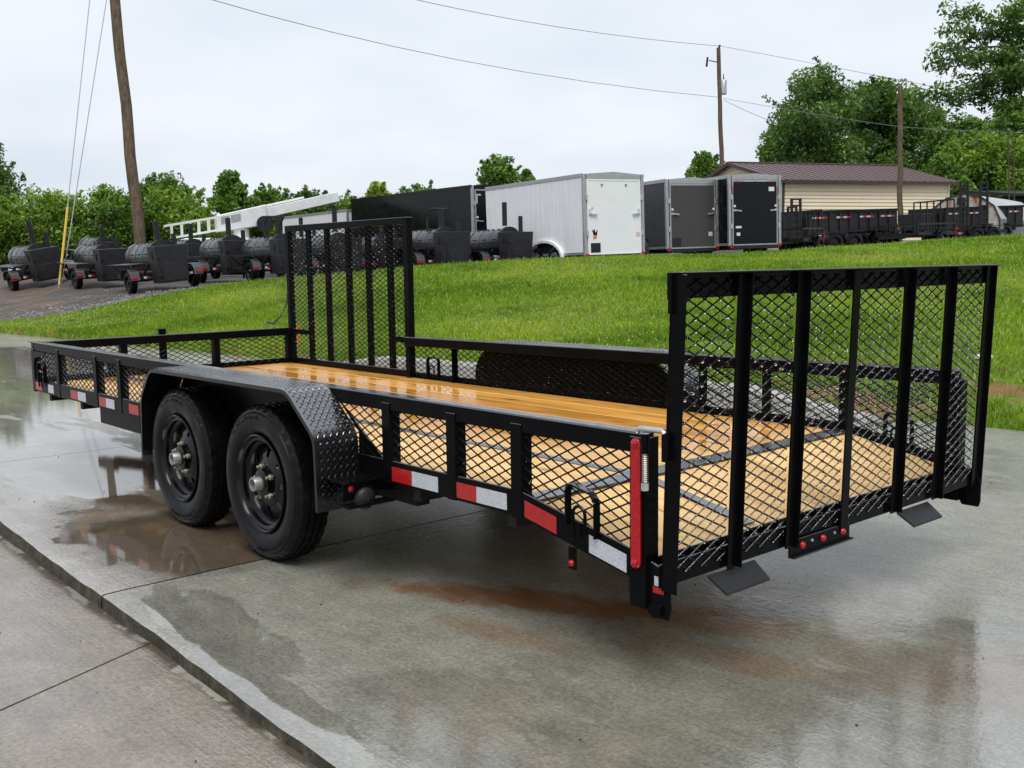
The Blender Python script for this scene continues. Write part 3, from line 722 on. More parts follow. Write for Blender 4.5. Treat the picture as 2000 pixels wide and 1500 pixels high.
# spring latch pin at the near rear corner
mb = MB(); mb.tube([(-.02, HW+.016, .775), (-.03, HW+.016, .785), (-.115, HW+.016, .787), (-.124, HW+.016, .779)], .0085, 10); part('latch_pin', mb, M_galv, smooth=True)
mb = MB(); mb.tube([(-.124, HW+.016, .70), (-.124, HW+.016, .778)], .010, 10); part('latch_socket', mb, M_black)
mb = MB(); mb.tube([(-.05, HW+.016, .715), (-.05, HW+.016, .772)], .013, 12); part('latch_sleeve', mb, M_black)
mb = MB(); pts = [(-.05+.0085*math.cos(t*.9), HW+.016+.0085*math.sin(t*.9), .715-.0016*t*.55) for t in range(0, 100)]; mb.tube(pts, .0016, 5); part('latch_spring', mb, flat('spring steel', (.40, .37, .32), .35, .7), smooth=True)
mb = MB(); mb.tube([(-.05, HW+.016, .715), (-.05, HW+.016, .615)], .005, 8); mb.tube([(-.05, HW+.016, .628), (-.05, HW+.016, .606)], .012, 6); part('latch_rod', mb, M_galv)
# hinge of the rear gate
for s in (1, -1):
    mb = MB(); yc = s*(HW-.03)
    pts = [(-.115, .225), (-.045, .225), (-.028, .25), (-.028, .35), (-.05, .39), (-.105, .37), (-.122, .32), (-.122, .25)]
    inn = [(-.098, .30), (-.052, .30), (-.050, .335), (-.06, .365), (-.095, .352), (-.104, .325)]
    mb.prism(pts, yc+s*.012, yc+s*.02); o = part('hinge_plate', mb, bevel=.002)
    MB().tube([(-.075, yc-.02, .25), (-.075, yc+s*.034, .25)], .022, 16).build('hinge_pin', M_black, o, smooth=True)
    if s > 0: MB().rng((-.1, yc+.0204, .30), (-.06, yc+.022, .318)).build('red_sticker', M_red, o); MB().rng((-.095, yc+.0204, .322), (-.065, yc+.022, .35)).build('pale_sticker', M_refls, o)
# rear ramp gate (leans back a touch)
GB, GT, GX0, LN = .318, 1.232, -.094, -.0345
def gp(y, z): return (GX0+LN*(z-GB), y, z)
def gbar(mb, a, b, w_, th, off=0):      # flat bar in the gate plane from a=(y,z) to b
    (ya, za), (yb, zb) = a, b
    mb.bar(Vector(gp(ya, za))+Vector((off, 0, 0)), Vector(gp(yb, zb))+Vector((off, 0, 0)), th, w_, (0, 0, 1) if abs(zb-za) < 1e-6 else (0, 1, 0))
fr = MB()
gbar(fr, (-HW, GT-.038), (HW, GT-.038), .076, .007, .006); gbar(fr, (-HW-.002, GT-.003), (HW+.002, GT-.003), .006, .05, -.018)
gbar(fr, (-HW, GB+.036), (HW, GB+.036), .07, .007, .006); gbar(fr, (-HW+.05, GB+.004), (HW-.05, GB+.004), .007, .05, .03)
for s in (1, -1):
    gbar(fr, (s*(HW-.03), GB-.005), (s*(HW-.03), GT-.006), .06, .007, -.006); gbar(fr, (s*(HW-.003), GB-.005), (s*(HW-.003), GT-.006), .006, .05 if s > 0 else .034, -.034 if s > 0 else -.008)
GATE = part('rear_gate', fr, bevel=.002)
mb = MB(); gbar(mb, (HW-.01, GT-.06), (HW+.012, GT-.06), .11, .012, -.012); mb.build('corner_cap', M_black, GATE)
GU = [.688, .376, .043, -.305, -.625]
for i, y in enumerate(GU):
    mb = MB(); gbar(mb, (y, GB), (y, GT-.008), .046, .006, -.012); 
    if i != 2: gbar(mb, (y-.0202, GB), (y-.0202, GT-.008), .0055, .02, -.025)
    mb.build('upright', M_black, GATE, bevel=.0015)
ys = [HW-.06]+GU+[-HW+.06]
for i in range(len(ys)-1):
    a, b = ys[i]-(.02 if i else 0), ys[i+1]+(.02 if i+1 < len(ys)-1 else 0)
    lo, hi = min(a, b)-.0, max(a, b)+.0
    mesh_part(Vector(gp(0, GB))+Vector((.0005, 0, 0)), (0, 1, 0), Vector((LN, 0, 1)), Vector((1, 0, -LN)).normalized(), [(lo, .03), (hi, .03), (hi, GT-GB-.02), (lo, GT-GB-.02)], GATE, .6, 40+i)
for y0, y1 in ((.56, .80), (-.58, -.34)):
    mb = MB(); mb.add([(-.10, y0, .315), (-.10, y1, .315), (-.165, y1-.01, .272), (-.165, y0+.01, .272), (-.10, y0, .307), (-.10, y1, .307), (-.165, y1-.01, .264), (-.165, y0+.01, .264)],
        [(0, 1, 2, 3), (4, 7, 6, 5), (0, 4, 5, 1), (1, 5, 6, 2), (2, 6, 7, 3), (3, 7, 4, 0)]); mb.build('ramp_foot', M_dark, GATE)
lb = MB(); lb.rng((-.105, 0, .285), (-.098, .37, .338)); lb.rng((-.125, 0, .281), (-.098, .37, .285)); LB = part('lamp_bar', lb, bevel=.001)
for y in (.30, .175, .05):
    MB().lathe([(0, .013), (-.006, .0125), (-.011, .008), (-.0125, .001)], 16, (-.105, y, .313), 'x').build('marker_light', M_red, LB, smooth=True)
for y in (.24, .10): MB().lathe([(0, .006), (-.004, .005), (-.005, .001)], 8, (-.105, y, .318), 'x').build('screw', M_galv, LB)
# markers below the near rail, tie-down rings
mb = MB(); mb.rng((.257, HW-.012, .298), (.288, HW-.005, .37)); o = part('lamp_bracket', mb)
MB().lathe([(0, .011), (.006, .0105), (.010, .007), (.0115, .001)], 16, (.272, HW-.005, .318)).build('marker_light', M_red, o, smooth=True)
def dring(x, y, s, z, sl_=0):
    hgt = .135; wd = .062
    P = [(x-wd, z), (x-wd, z+hgt-.02), (x-wd+.02, z+hgt), (x+wd-.02, z+hgt), (x+wd, z+hgt-.02), (x+wd, z)]
    mb = MB()
    for i in range(5):
        a, b = P[i], P[i+1]; mb.bar((a[0], y, a[1]+sl_*(a[0]-x)), (b[0], y, b[1]+sl_*(b[0]-x)), .009, .026, (0, 1, 0))
    mb.box((P[1][0]+.006, y, P[1][1]+.006+sl_*-wd), (.026, .009, .02)); mb.box((P[4][0]-.006, y, P[4][1]+.006+sl_*wd), (.026, .009, .02))
    o = part('tie_down_plate', mb, bevel=.002)
    pts = [(x-.026, y+s*.012, z-.03)]+[(x+.026*-math.cos(t), y+s*.014, z+.055+.026*math.sin(t)) for t in [math.pi*k/8 for k in range(9)]]+[(x+.026, y+s*.012, z-.03)]
    MB().tube(pts, .0055, 8).build('ring', M_black, o, smooth=True)
dring(.215, HW+.006, 1, lowz(.215)+.07, .2); dring(5.40, HW+.006, 1, ZB+.075); dring(3.635, -HW+.012, 1, ZB+.07); dring(.25, -HW+.012, 1, lowz(.25)+.07, .2)
# side gate on the far side, folded up
G0, G1, SB, ST = 3.90, 5.60, .479, 1.595; ys_ = -HW+.004
fr = MB()
fr.rng((G0, ys_-.04, ST-.05), (G1, ys_+.012, ST)); fr.rng((G0+.001, ys_-.04, SB), (G1, ys_+.01, SB+.045))
fr.rng((G0-.001, ys_-.038, SB+.002), (G0+.055, ys_+.011, ST-.002)); fr.rng((G1-.045, ys_-.038, SB+.002), (G1+.001, ys_+.011, ST-.002))
SG = part('side_gate', fr, bevel=.003)
SGX = [5.274, 4.994, 4.694, 4.427, 4.15]
for x in SGX: MB().rng((x-.028, ys_-.03, SB+.03), (x+.028, ys_-.004, ST-.03)).build('upright', M_black, SG, bevel=.002)
MB().rng((SGX[0], ys_-.028, .715), (G1-.02, ys_-.006, .755)).build('latch_rail', M_black, SG); MB().rng((G0+.02, ys_-.028, .715), (SGX[-1], ys_-.006, .755)).build('latch_rail', M_black, SG)
xs = [G1-.04]+SGX+[G0+.05]
for i in range(6):
    mesh_part((0, ys_+.004, 0), (1, 0, 0), (0, 0, 1), (0, 1, 0), [(xs[i+1], SB+.04), (xs[i], SB+.04), (xs[i], ST-.045), (xs[i+1], ST-.045)], SG, .5, 60+i)
def chain(pts, parent, name='safety_chain'):
    mb = MB()
    for i in range(len(pts)-1):
        a, b = Vector(pts[i]), Vector(pts[i+1]); c = (a+b)/2; t = (b-a).normalized(); n = Vector((0, 1, 0)) if i % 2 else t.cross(Vector((0, 1, 0))).normalized()
        L2 = (b-a).length*.68; W2 = .010; ring = []
        for k in range(9):
            an = 2*math.pi*k/8; ring.append(c+t*(L2*math.cos(an))+n*(W2*math.sin(an)))
        mb.tube(ring, .0028, 5, cap=False)
    return mb.build(name, M_galv if False else M_strap, parent)
cp = []
for k in range(34):
    t = k/33; cp.append((5.60+.02+.38*t**1.4, ys_-.01, 1.05-.34*(1-(1-t)**1.7)*.82-.0*t+(.02 if t > .85 else 0)))
chain(cp, SG)
mb = MB(); mb.rng((5.66, -HW-.01, ZT+.002), (5.95, -HW+.02, ZT+.012))
# tongue and jack at the front
for s in (1, -1):
    mb = MB(); mb.bar((LEN-.3, s*.62, .40), (7.0, s*.03, .42), .055, .1); part('tongue', mb, M_black)
mb = MB(); mb.rng((6.95, -.04, .40), (7.25, .04, .50)); part('coupler', mb, M_black, bevel=.01)
mb = MB(); mb.tube([(5.78, .0, .12), (5.78, .0, .80)], .03, 12); mb.tube([(5.78, 0, .12), (5.78, 0, .10)], .07, 12); part('jack', mb, M_black)
mb = MB(); mb.rng((5.3, -.05, .38), (6.2, .05, .42)); part('jack_mount', mb, M_black)
mb = MB(); mb.tube([(4.9, .5, .035), (4.9, .5, .33)], .022, 10); mb.tube([(4.9, .5, .0), (4.9, .5, .035)], .05, 10); part('stabiliser_leg', mb, M_axle)

# ------------------------------------------------------------------ background vehicles
HEAD = math.atan2(vd.y, vd.x)+R(33)           # parked row: noses away and to the left
M_side = {}
def small_wheel(parent, x, y, z, r_=.33, wd=.2, s=1):
    t = MB().lathe([(-wd/2, r_*.62), (-wd/2, r_*.88), (-wd/2+.03, r_), (wd/2-.03, r_), (wd/2, r_*.88), (wd/2, r_*.62)], 28, (0, 0, 0)).build('wheel', M_rubber, parent, smooth=True)
    t.location = (x, y, z)
    MB().lathe([(s*(wd/2-.01), r_*.63), (s*(wd/2-.03), r_*.55), (s*(wd/2-.06), r_*.5), (s*(wd/2-.05), r_*.25), (s*(wd/2-.0), r_*.16), (s*(wd/2), .002)], 24).build('rim', M_rimg if parent.get('lightrim') else M_rim, t, smooth=True)
    return t
M_rimg = flat('grey wheel paint', (.30, .31, .32), .45, .3, .5, .15, 9)

def smoker(label, px, D, head=None, k=1., rack=False):
    loc = on_ground(px, D); hd = HEAD if head is None else head
    T = thing('smoker_trailer', label, 'smoker trailer', loc, tilt(loc, hd, k)*(.87*smoker.sc[len(smoker.made) % 12]), 'black barbecue smoker trailers on the gravel')
    if smoker.src is None: build_smoker(T); smoker.src = T
    else:
        for ch in smoker.src.children:
            if ch.name.startswith('rack'): continue
            copy_tree(ch, T)
    smoker.made.append(T)
    if len(smoker.made) % 3 == 0:
        for ch in T.children:
            if ch.name.startswith('stack'): ch.scale.z = 1.12
    if rack:
        m = MB()
        for y in (-.28, .28): m.tube([(.3, y, 1.3), (.3, y, 1.75), (.05, y, 1.98)], .028, 6)
        m.tube([(.05, -.28, 1.98), (.05, .28, 1.98)], .028, 6); m.tube([(.3, -.28, 1.36), (.3, .28, 1.36)], .028, 6); m.build('rack', M_dark, T)
    return T
smoker.src = None; smoker.made = []; smoker.sc = [1., .97, 1.03, 1.05, .98, 1., .95, 1.04, 1., .96, 1.05, 1.]
def build_smoker(T):
    # local: +x forward, y left, origin on the ground under the axle
    tz, tr = .96, .41
    m = MB(); m.lathe([(-.30, .01), (-.30, tr*.98), (-.28, tr), (1.72, tr), (1.78, tr*.94), (1.80, .01)], 36, (0, 0, tz), 'x'); tk = m.build('tank', M_smoker, T, smooth=True)
    for x in (.28, .86, 1.44): MB().lathe([(x-.02, tr+.001), (x-.02, tr+.010), (x+.02, tr+.010), (x+.02, tr+.001)], 36, (0, 0, tz), 'x').build('band', M_smoker, tk, smooth=True)
    for x in (-.05, .57, 1.15):
        for dx in (-.14, .14): MB().box((x+dx, .12, tz+tr+.008), (.10, .05, .03)).build('hinge', M_dark, tk)
        MB().tube([(x-.1, tr*.93, tz+.1), (x-.1, tr*.93+.06, tz+.1), (x+.1, tr*.93+.06, tz+.1), (x+.1, tr*.93, tz+.1)], .012, 6).build('handle', M_dark, tk)
    # half-disc smoke collector where the stack leaves the tank
    m = MB(); pts = [(.43*math.cos(math.pi*k/14), tz+.06+.43*math.sin(math.pi*k/14)) for k in range(15)]; m.prism(pts, -.36, -.24, 'x'); m.build('smoke_collector', M_smokerbox, T, smooth=True)
    m = MB(); m.tube([(-.10, .02, tz+.36), (-.10, .02, tz+1.02)], .08, 16); m.build('stack', M_dark, T, smooth=True)
    m = MB(); m.tube([(-.55, -.28, tz+.1), (-.55, -.28, tz+.62)], .07, 12); m.build('stack', M_dark, T, smooth=True)
    # firebox: upright steel cabinet, flared at the top
    V = [(-.38, .42, .22), (-.38, -.42, .22), (-.92, -.42, .22), (-.92, .42, .22), (-.36, .47, 1.27), (-.36, -.47, 1.27), (-.98, -.47, 1.27), (-.98, .47, 1.27)]
    fb = MB().add(V, [(0, 1, 2, 3), (4, 7, 6, 5), (0, 4, 5, 1), (1, 5, 6, 2), (2, 6, 7, 3), (3, 7, 4, 0)]).build('firebox', M_smokerbox, T, bevel=.012)
    MB().prism([(-.955, .28), (-.925, .28), (-.955, .76), (-.985, .76)], -.36, .36).build('firebox_door', M_smokerbox, fb, bevel=.006)
    MB().tube([(-1.0, .33, .35), (-1.02, .33, .7)], .012, 6).build('door_handle', M_dark, fb)
    for z in (.45, .95): MB().box((-.97, .41, z), (.05, .10, .05)).build('hinge', M_dark, fb)
    MB().rng((-.68, .44, .9), (-.65, .485, 1.12)).build('damper', M_dark, fb)
    # trailer frame, shelf, fenders
    m = MB()
    for s in (1, -1): m.rng((-.5, s*.62-.04, .38), (1.9, s*.62+.04, .47)); m.bar((1.9, s*.62, .43), (3.0, s*.04, .43), .07, .1)
    for x in (-.3, .5, 1.2, 1.8): m.rng((x-.04, -.58, .39), (x+.04, .58, .46))
    for x in (.1, 1.4):
        for s in (1, -1): m.bar((x, s*.5, .46), (x, s*.34, .75), .05, .05)
    m.build('frame', M_dark, T)
    m = MB(); m.rng((-.3, .46, .80), (1.6, 1.0, .815)); m.bar((-.1, .55, .45), (-.1, .96, .797), .03, .03); m.bar((1.45, .55, .45), (1.45, .96, .797), .03, .03); m.build('shelf', M_smoker, T)
    m = MB(); m.tube([(0, -.85, .33), (0, .85, .33)], .04, 10); m.build('axle', M_dark, T)
    for s in (1, -1):
        small_wheel(T, 0, s*.93, .31, .315, .2, s)
        P = [(.44, .36), (.40, .55), (.24, .68), (-.24, .68), (-.40, .55), (-.44, .36)]; q = offs(P, .006)
        f = MB().prism(P+q[::-1], s*.80, s*1.07).build('fender', M_smoker, T)
        MB().rng((-.462, s*.87, .39), (-.442, s*1.06, .46)).build('tail_lamp', M_red, f, bevel=.006)
        MB().rng((-.52, s*.64, .39), (-.505, s*.72, .45)).build('reflector', M_refls, T); MB().rng((-.52, s*.56, .39), (-.505, s*.635, .45)).build('reflector', M_reflr, T)
    m = MB(); m.tube([(2.6, 0, .06), (2.6, 0, .95)], .035, 8); m.build('jack', M_dark, T)
HS = math.atan2(vd.y, vd.x)
smoker('black smoker trailer nearest the grass, left of the wooden pole base', 318, 26.0, HS+R(39), 1.)
smoker('black smoker trailer second from the left edge, partly behind the nearest one', 205, 29.0, HS+R(41), .9)
smoker('leftmost black smoker trailer, cut by the left edge of the picture', 82, 31.2, HS+R(42), .9)
smoker('black smoker trailer with firebox in front of the white boom', 450, 29.5, HS+R(34), .6)
smoker('black smoker trailer with a tall bent rack beside the folded side gate', 545, 27.4, HS+R(39), .5, True)
smoker('black smoker trailer seen through the left half of the mesh side gate', 655, 28.6, HS+R(38), .4)
smoker('black smoker trailer seen through the right half of the mesh side gate', 745, 29.4, HS+R(38), .4)
smoker('black smoker trailer just right of the folded side gate', 862, 28.2, HS+R(34), .3, True)
smoker('rightmost black smoker trailer, in front of the white enclosed trailer', 985, 28.6, HS+R(34), .3)
smoker('black smoker trailer in the second row behind the leftmost pair', 196, 35.5, HS+R(40), .8)
smoker('black smoker trailer in the second row right behind the wooden pole', 372, 34.0, HS+R(39), .7)
smoker('black smoker trailer in the second row behind the bent rack', 590, 34.5, HS+R(39), .5)

def enclosed(label, px, D, hd, W_, L_, H_, mside, mdoor, mframe, npan=4, zb=.42, light=True, wheels=((0,),), decal=None, k=.6):
    # origin: near rear-left corner on the ground; +x forward, y to the right is negative
    loc = on_ground(px, D); T = thing('enclosed_trailer', label, 'trailer', loc, tilt(loc, hd, k), 'enclosed cargo trailers in the row')
    if light: T['lightrim'] = 1
    def P_(nm, mb, mt, par=None, **kk): return mb.build(nm, mt, par or T, **kk)
    P_('shell', MB().rng((.03, -W_+.012, zb+.02), (L_-.01, -.012, H_-.02)), mside)
    pl = L_/npan
    for i in range(npan):
        for y in (0, -W_): P_('side_panel', MB().rng((i*pl+.004+(.04 if i == 0 else 0), y-.006, zb+.05), ((i+1)*pl-.004, y+.006, H_-.1)), mside)
    P_('roof', MB().add([(-.01, .012, H_-.02), (L_, .012, H_-.02), (L_, -W_-.012, H_-.02), (-.01, -W_-.012, H_-.02), (-.01, -W_/2, H_+.05), (L_, -W_/2, H_+.05)], [(0, 1, 5, 4), (3, 4, 5, 2), (0, 4, 3), (1, 2, 5), (0, 3, 2, 1)]), mframe)
    for y in (.010, -W_-.010): P_('roof_trim', MB().rng((-.015, y-.01, H_-.10), (L_, y+.01, H_+.0)), mframe, bevel=.004)
    for y in (.010, -W_-.010): P_('floor_trim', MB().rng((-.01, y-.008, zb), (L_, y+.008, zb+.07)), mframe)
    for y in (-.037, -W_+.037): P_('corner_post', MB().rng((-.02, y-.045, zb-.02), (.06, y+.045, H_-.02)), M_alu, bevel=.006)
    P_('rear_header', MB().rng((-.02, -W_+.109, H_-.14), (.05, -.109, H_-.02)), mframe, bevel=.005)
    P_('rear_sill', MB().rng((-.03, -W_+.02, zb-.10), (.05, -.02, zb-.022)), M_dark)
    d = P_('ramp_door', MB().rng((-.012, -W_+.16, zb+.03), (.028, -.16, H_-.19)), mdoor)
    for a, b in (((-.02, -W_+.115, zb-.01), (.03, -W_+.16, H_-.145)), ((-.02, -.16, zb-.01), (.03, -.115, H_-.145)), ((-.02, -W_+.16, H_-.19), (.03, -.16, H_-.145)), ((-.02, -W_+.16, zb-.01), (.03, -.16, zb+.03))):
        P_('door_frame', MB().rng(a, b), mdoor if mdoor is M_whitedoor else M_alu, d, bevel=.003)
    zm = (zb+H_)/2
    for y, sg in ((-.2, -1), (-W_+.2, 1)):
        m = MB(); m.rng((-.035, y-.05, zm-.03), (-.014, y+.05, zm+.03)); m.bar((-.045, y, zm), (-.045, y+sg*.22, zm-.02), .03, .035); P_('bar_lock', m, M_galv, d)
        m = MB(); m.lathe([(-.035, .035), (-.03, .035), (-.012, .035)], 10, (0, y, zm+.12), 'x'); m.rng((-.036, y-.03, zm+.09), (-.012, y+.03, zm+.15)); P_('lock_label', m, M_white, d)
    for y in (-.085, -W_+.085):
        for z in (zb+.55, H_-.62): P_('hinge', MB().rng((-.045, y-.035, z-.07), (-.018, y+.035, z+.07)), M_galv, d)
    for y in (-W_*.3, -W_*.7): P_('vent', MB().lathe([(-.03, .03), (-.012, .034)], 12, (0, y, H_-.3), 'x').add([], []), M_dark, d) if mdoor is M_whitedoor else None
    for y in (-.07, -W_+.07): P_('tail_lamp', MB().rng((-.035, y-.06, zb-.06), (-.018, y+.06, zb+.02)), M_red)
    # fender arch and wheels
    for cx in wheels:
        for s in (1, -1):
            y = .0 if s > 0 else -W_
            n = 14; pts = [(cx[0]+(.46+(.4 if len(cx) > 1 else 0))*math.cos(math.pi*k/n), .36+.50*math.sin(math.pi*k/n)) for k in range(n+1)]
            inn = [(cx[0]+(.39+(.4 if len(cx) > 1 else 0))*math.cos(math.pi*k/n), .36+.43*math.sin(math.pi*k/n)) for k in range(n+1)]
            P_('fender', MB().prism(pts+inn[::-1], y+s*.006, y+s*.10), mside, smooth=True)
            for dx in ((0,) if len(cx) == 1 else (-.42, .42)): small_wheel(T, cx[0]+dx, y-s*.06, .33, .33, .19, s)
            P_('wheel_well', MB().rng((cx[0]-.4, y-s*.25, .38), (cx[0]+.4, y+s*.008, .78)), M_axle)
    m = MB(); m.rng((0, -W_+.1, zb-.12), (L_, -.1, zb+.02)); P_('chassis', m, M_axle)
    for s in (0.3, -.3): P_('tongue', MB().bar((L_-.3, -W_/2+s*1.6, zb-.05), (L_+1.1, -W_/2+s*.1, zb-.05), .07, .1), M_axle)
    return T, d
hE = HS+R(33.5)
WT, wd_ = enclosed('white enclosed cargo trailer with rear ramp door and silver corner posts', 1143, 27.0, hE, 2.06, 4.75, 2.53, M_whitegel, M_whitedoor, M_alu, 5, .42, True, ((1.75, 0),))
def decal(d, y, z, wd, hg, mt, nm='decal', x=-.0135):
    MB().rng((x, y-wd/2, z-hg/2), (x+.001, y+wd/2, z+hg/2)).build(nm, mt, d)
M_orange = flat('orange print', (.62, .20, .10), .5, 0, .3, .1)
M_pink = flat('pale label print', (.70, .45, .45), .5, 0, .3, .25, 60)
def wing(d, y, z, s=1.):
    MB().prism([(y-.0*s, z-.09*s), (y-.10*s, z-.09*s), (y-.14*s, z+.05*s), (y-.09*s, z+.02*s), (y-.02*s, z+.03*s)], -.0140, -.0132, 'x').build('emblem', M_orange, d)
    MB().prism([(y-.02*s, z+.00*s), (y+.03*s, z+.14*s), (y-.02*s, z+.11*s), (y-.05*s, z+.16*s), (y-.08*s, z+.06*s), (y-.15*s, z+.15*s), (y-.12*s, z+.01*s)], -.0160, -.0142, 'x').build('emblem', M_bpanel, d)
wing(wd_, -.28, .92, 1.1); decal(wd_, -1.83, .92, .13, .12, M_pink); decal(wd_, -.28, 1.62, .08, .07, M_pink)
MB().rng((-.022, -.52, .47), (-.0135, -.2, .72)).build('plate_holder', M_dark, wd_)
CT, cd_ = enclosed('charcoal enclosed cargo trailer between the white and the black one', 1303, 29.2, hE+R(-6), 1.86, 3.7, 2.42, M_charc, M_char2, M_alu, 3, .46, False, ((1.3,),))
decal(cd_, -1.55, .85, .14, .12, M_refls); MB().rng((-.022, -.5, .52), (-.0135, -.2, .76)).build('plate_holder', M_dark, cd_)
BT, bd_ = enclosed('black enclosed cargo trailer beside the beige building with red corner tape', 1424, 29.6, hE+R(-9), 1.86, 3.7, 2.46, M_bpanel, M_bpanel, M_alu, 3, .46, False, ((1.3,),))
for a, b, c_, e in ((-.30, 2.24, .2, .03), (-1.55, 2.24, .2, .03)): decal(bd_, a, b+.03, c_, e, M_reflr, 'tape', -.0215)
for a in (-.72, -1.15): decal(bd_, a, 2.285, .34, .025, M_refls, 'tape', -.0215)
for y in (-.137, -1.86+.137): decal(bd_, y, 2.0, .03, .26, M_reflr, 'tape', -.0215)
decal(bd_, -1.52, 2.06, .2, .12, M_white); decal(bd_, -.34, .98, .2, .06, M_white); decal(bd_, -.33, .78, .12, .09, M_white)
K2, kd_ = enclosed('long black enclosed trailer left of the white trailer', 925, 35, HS+R(37), 2.3, 8.5, 2.85, M_bpanel, M_bpanel, M_bpanel, 6, .45, False, ((2.2, 0),))
decal(kd_, -.26, 2.52, .22, .05, M_refls); decal(kd_, -.20, 2.38, .05, .3, M_refls); decal(kd_, -.14, .9, .05, .9, M_reflr)
enclosed('white enclosed trailer far behind the folded side gate', 682, 42, HS+R(36), 2.3, 6.4, 2.55, M_whitegel, M_whitedoor, M_alu, 4, .45, True, ((1.9,),))

# white boom truck body behind the smokers
def boom():
    a, b = on_ground(330, 38), on_ground(600, 40); hd = math.atan2(b.y-a.y, b.x-a.x); L_ = (b-a).length
    za, zb = at(330, 441, 38).z-a.z, at(600, 396, 40).z-a.z
    T = thing('boom_truck', 'white boom with ladder frame standing behind the smoker trailers', 'truck', a, Matrix.Rotation(hd, 3, 'Z'), None)
    f = lambda t: za+(zb-za)*t
    def pt(t, y, dz): return (L_*t, y, f(t)+dz)
    m = MB()
    for y in (-.25, .25):
        m.bar(pt(-.02, y, .0), pt(.36, y, .0), .06, .07); m.bar(pt(.03, y, -.48), pt(.36, y, -.48), .06, .07)
        for t in (.03, .10, .16, .22, .29): m.bar(pt(t, y, -.48), pt(t, y, 0), .05, .05)
    m.build('ladder_frame', M_white, T)
    m = MB(); q = .35
    m.add([pt(.34, s*q, dz) for s in (-1, 1) for dz in (-.55, .06)]+[pt(.70, s*q, dz) for s in (-1, 1) for dz in (-.62, .16)], [(0, 1, 3, 2), (4, 6, 7, 5), (0, 4, 5, 1), (2, 3, 7, 6), (1, 5, 7, 3), (0, 2, 6, 4)])
    bo = m.build('boom_box', M_white, T, bevel=.03)
    for t0, t1 in ((.37, .43), (.44, .51)): MB().add([pt(t0, -q-.012, -.30), pt(t1, -q-.012, -.28), pt(t1, -q-.012, -.02), pt(t0, -q-.012, -.02), pt(t0, -q+.004, -.30), pt(t1, -q+.004, -.28), pt(t1, -q+.004, -.02), pt(t0, -q+.004, -.02)], [(0, 1, 2, 3), (4, 7, 6, 5), (0, 4, 5, 1), (1, 5, 6, 2), (2, 6, 7, 3), (3, 7, 4, 0)]).build('side_panel', M_alu, bo)
    MB().bar(pt(.70, 0, -.15), pt(1.25, 0, .0), .4, .38).build('boom', M_white, T, bevel=.02)
    MB().bar(pt(.70, .2, .12), pt(1.0, .2, .2), .08, .08).build('upper_arm', M_white, T)
    m = MB(); m.rng((L_*.05, -.8, .45), (L_*1.1, .8, .75)); m.build('chassis', M_dark, T)
    m = MB(); m.rng((L_*.1, -.9, .75), (L_*.55, .9, f(.3)-.75)); m.build('service_body', M_white, T, bevel=.03)
    m = MB(); m.tube([(L_*.52, 0, .7), (L_*.52, 0, f(.52)-.4)], .3, 14); m.build('turret', M_white, T, smooth=True)
    m = MB(); m.lathe([(-.2, .02), (-.2, .3), (.2, .3), (.2, .02)], 18, (L_*.68, -.3, f(.68)-.55)); m.build('winch_drum', M_dark, T, smooth=True)
    for x in (.2, .9):
        for s in (1, -1): small_wheel(T, L_*x, s*.8, .45, .45, .25, s)
boom()

# ------------------------------------------------------------------ right-hand equipment
def frame_box(label, name, cat, px, D, hd, k=.5, group=None):
    loc = on_ground(px, D); return thing(name, label, cat, loc, tilt(loc, hd, k), group)
def tapes(T, xs, y, z, n=4, wd=.16, hg=.06):
    for x in xs:
        for j in range(n): MB().rng((x+j*wd, y-.004, z), (x+(j+1)*wd-.003, y+.004, z+hg)).build('reflector', M_reflr if j % 2 else M_refls, T)
# dump trailer, broad side to the camera: +x runs to the right across the view
hR = HS-R(90)+R(16)
def dump(label, px, D, L_, hd, ladders=False, W_=2.0, H0=.62, H1=1.55):
    T = frame_box(label, 'dump_trailer', 'dump trailer', px, D, hd, .8, 'black dump trailers on the right')
    m = MB(); m.rng((0, 0, H0), (L_, .06, H1)); m.rng((0, W_-.06, H0), (L_, W_, H1)); m.rng((.001, .06, H0+.002), (.06, W_-.06, H1-.001)); m.rng((.06, .06, H0), (L_-.06, W_-.06, H0+.06)); m.build('bed', M_dark, T)
    m = MB(); m.rng((-.02, -.05, H1-.08), (L_, .0, H1+.01)); m.rng((-.02, -.04, H0), (L_, .0, H0+.1)); m.build('bed_rail', M_bpanel, T)
    for i in range(9): MB().rng((L_*i/9+.02, -.045, H0+.1), (L_*i/9+.10, 0, H1-.08)).build('stake', M_dark, T)
    for s, nm in ((0, 'tail_door'), (1, 'tail_door')): MB().rng((L_-.058, .06+s*(W_/2-.06)+.004, H0+.04), (L_+.01, .06+(s+1)*(W_/2-.06)-.004, H1-.02)).build(nm, M_char2, T, bevel=.01)
    MB().rng((L_+.011, W_/2-.03, H0+.3), (L_+.05, W_/2+.03, H1-.2)).build('door_latch', M_galv, T)
    m = MB(); m.rng((-1.2, .35, .5), (L_, .45, .7)); m.rng((-1.2, W_-.45, .5), (L_, W_-.35, .7)); m.build('chassis', M_axle, T)
    m = MB(); m.rng((-.9, .3, .65), (-.05, W_-.3, 1.35)); m.build('pump_box', M_dark, T, bevel=.02)
    tapes(T, [L_*q for q in (.04, .30, .56, .80)], -.055, H1-.28)
    tapes(T, [L_*q for q in (.1, .6)], -.05, H0+.02, 2)
    for x in (L_*.55, L_*.55+.85):
        for y, s in ((-.02, -1), (W_+.02, 1)): small_wheel(T, x, y+s*.08, .38, .38, .22, s)
    MB().rng((L_*.55-.5, -.28, .80), (L_*.55+1.35, 0, .83)).build('fender', M_dark, T)
    return T
